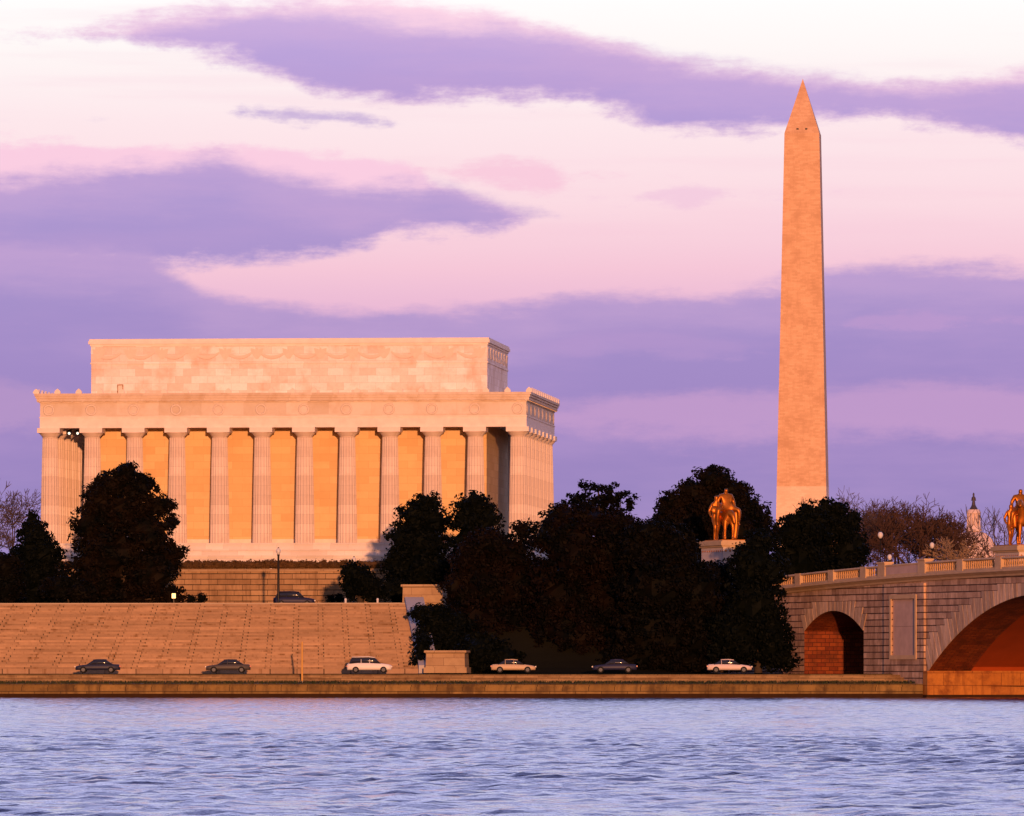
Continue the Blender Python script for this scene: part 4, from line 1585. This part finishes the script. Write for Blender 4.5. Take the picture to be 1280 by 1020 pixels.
tree('spreading_tree', 'dark spreading tree under the loose-topped tree, touching the temple corner', 'tree', G_E, 720, 738, 3.5,
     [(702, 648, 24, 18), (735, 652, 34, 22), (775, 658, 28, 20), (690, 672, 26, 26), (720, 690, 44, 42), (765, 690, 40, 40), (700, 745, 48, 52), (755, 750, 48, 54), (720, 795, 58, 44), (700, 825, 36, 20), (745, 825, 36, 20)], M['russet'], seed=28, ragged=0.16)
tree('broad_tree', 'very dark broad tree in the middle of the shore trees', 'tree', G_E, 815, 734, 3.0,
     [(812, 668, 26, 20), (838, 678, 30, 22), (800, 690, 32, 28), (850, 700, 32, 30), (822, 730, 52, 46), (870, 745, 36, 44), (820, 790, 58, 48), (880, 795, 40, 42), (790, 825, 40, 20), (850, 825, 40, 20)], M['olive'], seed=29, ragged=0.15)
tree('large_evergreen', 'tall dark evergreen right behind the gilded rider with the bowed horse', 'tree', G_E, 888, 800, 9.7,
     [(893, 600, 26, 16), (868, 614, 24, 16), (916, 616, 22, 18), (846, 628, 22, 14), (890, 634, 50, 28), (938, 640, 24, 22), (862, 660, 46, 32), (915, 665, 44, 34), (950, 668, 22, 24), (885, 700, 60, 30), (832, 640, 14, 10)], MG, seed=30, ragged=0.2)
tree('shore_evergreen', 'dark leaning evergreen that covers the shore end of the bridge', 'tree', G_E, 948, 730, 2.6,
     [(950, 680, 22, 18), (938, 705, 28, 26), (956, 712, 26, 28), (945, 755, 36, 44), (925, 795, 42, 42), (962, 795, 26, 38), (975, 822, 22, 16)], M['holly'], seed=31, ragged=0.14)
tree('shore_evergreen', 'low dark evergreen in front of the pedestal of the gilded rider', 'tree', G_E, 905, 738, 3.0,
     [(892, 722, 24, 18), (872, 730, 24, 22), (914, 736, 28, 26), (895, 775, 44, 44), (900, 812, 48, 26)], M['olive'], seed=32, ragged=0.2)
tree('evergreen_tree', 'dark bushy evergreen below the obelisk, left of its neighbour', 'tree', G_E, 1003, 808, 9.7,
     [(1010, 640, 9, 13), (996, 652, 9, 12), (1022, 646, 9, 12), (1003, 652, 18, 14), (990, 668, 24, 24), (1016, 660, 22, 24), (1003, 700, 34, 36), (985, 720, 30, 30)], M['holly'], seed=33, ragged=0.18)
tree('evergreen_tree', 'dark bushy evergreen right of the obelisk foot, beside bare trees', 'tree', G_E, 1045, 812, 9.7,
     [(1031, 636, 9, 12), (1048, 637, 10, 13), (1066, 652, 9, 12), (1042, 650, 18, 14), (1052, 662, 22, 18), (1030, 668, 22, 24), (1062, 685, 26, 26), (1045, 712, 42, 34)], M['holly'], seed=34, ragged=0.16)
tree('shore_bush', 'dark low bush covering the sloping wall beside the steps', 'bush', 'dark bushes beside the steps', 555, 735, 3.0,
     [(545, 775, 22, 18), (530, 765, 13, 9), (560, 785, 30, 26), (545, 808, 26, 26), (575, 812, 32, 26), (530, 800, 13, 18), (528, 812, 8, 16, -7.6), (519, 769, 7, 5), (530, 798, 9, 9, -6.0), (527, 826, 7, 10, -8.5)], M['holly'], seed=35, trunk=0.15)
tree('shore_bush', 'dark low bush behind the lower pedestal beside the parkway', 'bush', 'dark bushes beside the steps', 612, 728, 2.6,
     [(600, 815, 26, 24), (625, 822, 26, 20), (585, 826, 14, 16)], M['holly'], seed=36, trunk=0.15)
# dark undergrowth at the far left of the terrace
for i, (px, lb, lab) in enumerate((
        (8, [(4, 712, 22, 22), (0, 738, 26, 22)], 'dark shrub at the left end, before the bare tree'),
        (85, [(78, 735, 24, 20), (98, 742, 22, 16)], 'dark shrub between the pointed evergreen and the magnolia'),
        )):
    tree('dark_shrub', lab, 'bush', 'dark shrubs under the left trees', px, 766, 9.7, lb, M['olive'], seed=50 + i, trunk=0.12)


def ball_shrub(px, py, rp, Y, lab):
    X, z = at(px, Y, py)
    tree('clipped_shrub', lab, 'bush', 'clipped round shrubs at the terrace wall', px, Y, z - rp * Y / F, [(px, py, rp, rp, 0.0)], M['holly'], seed=int(px), clump=0.2, leaf=0.1, per=14, trunk=0.04, ragged=0.06)


ball_shrub(238, 748.5, 5.5, 781, 'small round clipped shrub right of the lit lamp, left of a pair')
ball_shrub(252, 748, 6.2, 781, 'small round clipped shrub right of the lit lamp, right of a pair')
ball_shrub(413, 748.5, 5.0, 781, 'small round clipped shrub close to the small dark tree, left of a pair')
ball_shrub(424, 748, 5.5, 781, 'small round clipped shrub close to the small dark tree, right of a pair')


def hedge():
    c, ex, ey, zt = TERR
    r = np.random.default_rng(77)
    root = empty('clipped_hedge', 'long brown winter hedge along the top of the terrace wall', 'hedge', (c.x, c.y, zt), AX)
    lob = []
    for i in range(66):
        x = -39 + 78 * i / 65
        lob.append((x, 2.4 + r.normal() * .05, 0.42 + r.normal() * 0.03, 0.95, 0.7, 0.52))
    V, Fc = crown_mesh(lob, 0.13, 1.3, r, 0.28, 12, 0.86, 0.08)
    me = bpy.data.meshes.new('leafy_top')
    me.from_pydata(V.tolist(), [], Fc)
    me.materials.append(M['hedge'])
    o = bpy.data.objects.new('leafy_top', me); C.objects.link(o); o.parent = root


hedge()


# ------------------------------------------------------------------ bare trees
def bare_mesh(seed, height, spread, levels=6, mat=None, twig=0.022):
    r = random.Random(seed)
    mb = MB()
    tw = MB()

    def grow(p, d, length, rad, lev):
        n = 3 if lev < 3 else 2
        q = Vector(p)
        dd = Vector(d)
        for i in range(n):
            dd = (dd + Vector((r.gauss(0, .16), r.gauss(0, .16), r.gauss(0.05, .10)))).normalized()
            q2 = q + dd * (length / n)
            r0 = max(rad * (1 - 0.28 * i / n), twig)
            r1 = max(rad * (1 - 0.28 * (i + 1) / n), twig * 0.8)
            (mb if lev < 3 else tw).tube(q, q2, r0, r1, 7 if lev < 2 else (4 if lev < 4 else 3))
            q = q2
            if lev >= 2 and lev < levels and r.random() < 0.55:
                side = Vector((r.gauss(0, 1), r.gauss(0, 1), r.gauss(0.2, .5))).normalized()
                grow(q, (dd * .55 + side * .75).normalized(), length * r.uniform(.5, .75), r1 * 0.5, lev + 1)
        if lev < levels:
            k = r.choice((2, 3, 3)) if lev else 4
            for j in range(k):
                a = 2 * math.pi * (j + r.random() * .7) / k
                perp = dd.orthogonal().normalized()
                perp = Matrix.Rotation(a, 3, dd) @ perp
                nd = (dd * r.uniform(.75, 1.0) + perp * spread * r.uniform(.6, 1.15)).normalized()
                grow(q, nd, length * r.uniform(.62, .84), r1 * r.uniform(.55, .72), lev + 1)

    grow((0, 0, 0), (0, 0, 1), height * 0.26, height * 0.020, 0)
    return mb, tw


def bare_tree(name, label, px, Y, zb, height, seed, mat, spread=0.62, levels=6, group='bare winter trees', twig=0.022):
    root = empty(name, label, 'tree', (at(px, Y), Y, zb), random.random() * 6, group)
    mb, tw = bare_mesh(seed, height, spread, levels, twig=twig)
    zmax = max(v[2] for v in tw.v)
    k = height / zmax
    a = mb.build('trunk', mat, root, False)
    b = tw.build('crown', mat, root, False)
    root.scale = (k, k, k)
    return root


def zpx(Y, py):
    return at(0, Y, py)[1]


bare_tree('bare_tree', 'bare brown winter tree at the far left beside the temple corner', 16, 860, 9.7, zpx(860, 598) - 9.7, 3, M['twig_grey'], twig=0.03)
bt = [(1068, 930, 606, 5, 'twig_grey', 'tall thin bare tree right behind the evergreen beside the obelisk'),
      (1103, 900, 615, 8, 'twig', 'broad bare reddish tree left of the lamp with the low globe'),
      (1135, 905, 622, 9, 'twig', 'bare reddish brown tree in the middle of the row behind the bridge'),
      (1120, 960, 620, 14, 'twig', 'bare reddish tree in the second row, behind the bridge lamps'),
      (1086, 950, 620, 19, 'twig', 'low bare brown tree close to the evergreen, behind the bridge'),
      (1160, 920, 640, 10, 'twig', 'lower bare tree right of the middle of the row behind the bridge'),
      (1176, 930, 645, 12, 'twig', 'bare tree at the right end of the dark row, left of the far dome'),
      (1254, 1000, 630, 15, 'twig_grey', 'thin grey bare tree between the far dome and the gilded rider')]
for px, Y, py, sd, mt, lab in bt:
    bare_tree('bare_tree', lab, px, Y, 9.7, zpx(Y, py) - 9.7, sd, M[mt], spread=(0.42 if px > 1240 else 0.66), levels=(4 if px > 1240 else 6), twig=0.03)
bare_tree('bare_tree', 'low pale sunlit bare tree in front of the far dome', 1190, 870, 9.7, zpx(870, 670) - 9.7, 16, M['twig_pale'], spread=0.8, levels=5, twig=0.03)
bare_tree('bare_tree', 'small pale bare tree lower right of the far dome', 1228, 880, 9.7, zpx(880, 694) - 9.7, 17, M['twig_pale'], spread=0.8, levels=5, twig=0.03)

# ------------------------------------------------------------------ lamps, posts
def lamp_post(px, Y, py_top, zb, label, arm=0.12, globe=0.24, col='black_iron'):
    X, zt = at(px, Y, py_top)
    root = empty('street_lamp', label, 'street lamp', (X, Y, zb), 0, 'street lamps round the temple and on the bridge')
    h = zt - zb
    mb = MB()
    mb.lathe([(0.24, 0), (0.24, 0.35), (0.15, 0.5), (0.13, 0.9), (arm, 1.0), (arm * 0.75, h - 0.95), (0.14, h - 0.9), (0.16, h - 0.78)], 14)
    mb.build('post', M[col], root)
    mb = MB()
    mb.lathe([(0.10, h - 0.78), (globe * 0.8, h - 0.62), (globe, h - 0.45), (globe * 0.85, h - 0.25), (globe * 0.4, h - 0.1)], 16)
    mb.build('globe', M['globe'], root)
    mb = MB()
    mb.lathe([(globe * 0.42, h - 0.099), (globe * 0.3, h - 0.04), (0.03, h)], 12)
    mb.build('finial', M[col], root)


lamp_post(348, 757, 684, 9.7, 'tall black street lamp in front of the bare stretch of terrace wall', 0.14, 0.26)
lamp_post(442.5, 763, 695, 9.7, 'black street lamp half hidden by the small dark tree', 0.09, 0.22)
lamp_post(1100.5, 770, 664, 9.9, 'white globed street lamp standing highest above the bridge rail', 0.08, 0.30)
lamp_post(1112, 850, 692, 9.7, 'white globed street lamp with only its globe above the bridge post', 0.08, 0.28)
lamp_post(1165, 812, 677, 9.7, 'white globed street lamp behind the bridge, left of the far dome', 0.08, 0.28)


def marker_post():
    X = at(378, 708)
    z0 = 1.56
    root = empty('marker_post', 'slim yellow post standing on the grass strip in front of the steps', 'post', (X, 707.0, z0 - 0.2))
    mb = MB()
    mb.lathe([(0.11, 0), (0.10, 0.3), (0.085, 4.2), (0.05, 4.3)], 10)
    mb.build('shaft', M['yellow'], root)
    mb = MB()
    mb.lathe([(0.19, 0.0), (0.19, 0.25), (0.14, 0.32)], 10)
    mb.build('foot', M['step_stone'], root)


marker_post()


def lit_lamp():
    m, t, b = mat_new('lit_lantern_glass')
    b.inputs['Base Color'].default_value = (0.9, 0.7, 0.3, 1)
    b.inputs['Emission Color'].default_value = (1.0, 0.72, 0.25, 1)
    b.inputs['Emission Strength'].default_value = 1.8
    X, z = at(218, 768, 748)
    root = empty('path_light', 'small lit yellow lantern at the foot of the big magnolia', 'lamp', (X, 766.5, 9.7))
    mb = MB(); mb.box(-0.06, 0.06, -0.06, 0.06, 0, z - 9.7); mb.build('post', M['black_iron'], root)
    mb = MB(); mb.box(-0.2, 0.2, -0.2, 0.2, z - 9.7 + 0.002, z - 9.7 + 0.52); mb.build('lantern_glass', m, root)
    mb = MB(); mb.frustum(0, 0, 0.25, 0.25, z - 9.7 + 0.522, 0.06, 0.06, z - 9.7 + 0.68); mb.build('lantern_roof', M['black_iron'], root)


lit_lamp()
for px, lab in ((432, 'tiny pale bollard at the head of the steps below the small tree'), (472, 'tiny pale bollard at the head of the steps right of the small tree')):
    mb = MB()
    mb.lathe([(0.13, 0), (0.12, 0.5), (0.14, 0.55), (0.14, 0.62), (0.08, 0.72)], 10)
    o = mb.build('bollard', M['globe'])
    o.location = (at(px, 747.8), 747.8, 9.74)
    tag(o, lab, 'bollard', 'bollards at the head of the steps')

# ------------------------------------------------------------------ cars
def car(label, px, Y, z, paint, heading=1, kind='saloon', group='cars on the parkway below the steps'):
    root = empty('car', label, 'car', (at(px, Y), Y, z), 0.0 if heading > 0 else math.pi, group)
    pm = plain('car_paint', paint, 0.5, 0.0, 0.3)
    van = kind == 'van'
    # stations along the car: x, half width, belt height
    st = [(-2.28, .70, .78), (-2.1, .84, .88), (-1.2, .89, .92), (0.0, .90, .91), (1.1, .89, .87), (1.9, .85, .76), (2.22, .74, .66)]
    if van: st = [(x, w, z + .12) for x, w, z in st]
    mb = MB()
    rings = []
    for x, w, zb_ in st:
        rings.append([(x, -w * .80, .30), (x, -w * .97, .40), (x, -w, .58), (x, -w * .95, zb_ - .07), (x, -w * .84, zb_), (x, w * .84, zb_), (x, w * .95, zb_ - .07), (x, w, .58), (x, w * .97, .40), (x, w * .80, .30)])
    def loft(mb, rings):
        n = len(rings[0])
        vs = [p for r_ in rings for p in r_]
        fs = [(k * n + i, (k + 1) * n + i, (k + 1) * n + (i + 1) % n, k * n + (i + 1) % n) for k in range(len(rings) - 1) for i in range(n)]
        fs += [tuple(range(n)), tuple(range((len(rings) - 1) * n, len(rings) * n))]
        mb.add(vs, fs, True)
    loft(mb, rings)
    mb.build('body', pm, root)
    top = [(1.1, .0), (.42, .44), (-.1, .50), (-.9, .47), (-1.65, .0)] if not van else [(1.15, .0), (.55, .58), (-.1, .66), (-1.8, .62), (-2.1, .0)]
    zb0 = .90 if not van else 1.01
    mb = MB()
    loft(mb, [[(x, -.81, zb0 - .07), (x, -.80 + .26 * h, zb0 - .05 + h), (x, .80 - .26 * h, zb0 - .05 + h), (x, .81, zb0 - .07)] for x, h in top])
    mb.build('windows', M['car_glass'], root)
    mb = MB()
    loft(mb, [[(x, -.66, zb0 - .05 + h), (x, -.60, zb0 + .025 + h), (x, .60, zb0 + .025 + h), (x, .66, zb0 - .05 + h)] for x, h in top[1:-1]])
    for x in (0.02, -.85):
        for sy in (-1, 1):
            mb.tube((x, sy * .815, zb0 - .06), (x, sy * .70, zb0 + .38), .035, .03, 5)
    mb.build('roof', pm, root)
    wm = MB()
    wm.prism([(0.33 * math.cos(a * math.pi / 9), 0.33 * math.sin(a * math.pi / 9)) for a in range(18)], 'y', -0.11, 0.11)
    rm = MB()
    rm.prism([(0.19 * math.cos(a * math.pi / 6), 0.19 * math.sin(a * math.pi / 6)) for a in range(12)], 'y', -0.125, 0.125)
    pw = None
    for x in (-1.4, 1.42):
        for y in (-0.8, 0.8):
            if pw is None:
                pw = w = wm.build('wheel', M['rubber'], root)
                rm.build('rim', M['rim'], w)
            else:
                w = copy_tree(pw, root)
            w.location = (x, y, 0.33)
    for y in (-0.6, 0.6):
        mb = MB(); mb.box(2.2, 2.31, y - 0.18, y + 0.18, .58, .70); mb.build('headlight', M['globe'], root)
        mb = MB(); mb.box(-2.335, -2.25, y - 0.16, y + 0.16, .62, .76); mb.build('tail_light', M['tail'], root)
    return root


M['car_glass'] = plain('car_glass', (0.02, 0.02, 0.03), 0.12, 0, 0.6)
M['rubber'] = plain('tyre_rubber', (0.015, 0.015, 0.015), 0.9, 0, 0.05)
M['rim'] = plain('wheel_rim', (0.12, 0.12, 0.13), 0.7, 0.2)
M['tail'] = plain('tail_light_red', (0.4, 0.02, 0.015), 0.3)
car('dark navy saloon car below the left part of the steps', 122, 716, 2.5, (0.02, 0.022, 0.05), -1)
car('dark grey saloon car on the parkway left of the yellow post', 285, 716.4, 2.5, (0.06, 0.05, 0.05), -1)
car('white van on the parkway right of the yellow post', 462, 715.6, 2.5, (0.72, 0.66, 0.64), 1, 'van')
car('cream saloon car just right of the lower pedestal', 642, 716, 2.5, (0.50, 0.36, 0.24), 1)
car('dark blue saloon car below the middle of the shore trees', 768, 716.2, 2.5, (0.018, 0.02, 0.06), -1)
car('white saloon car with red tail lights nearest to the bridge arch', 912, 716, 2.5, (0.62, 0.5, 0.48), 1)
car('dark blue van on the road between steps and terrace wall', 368, 768, 9.77, (0.012, 0.012, 0.05), 1, 'van', 'cars on the road above the steps')
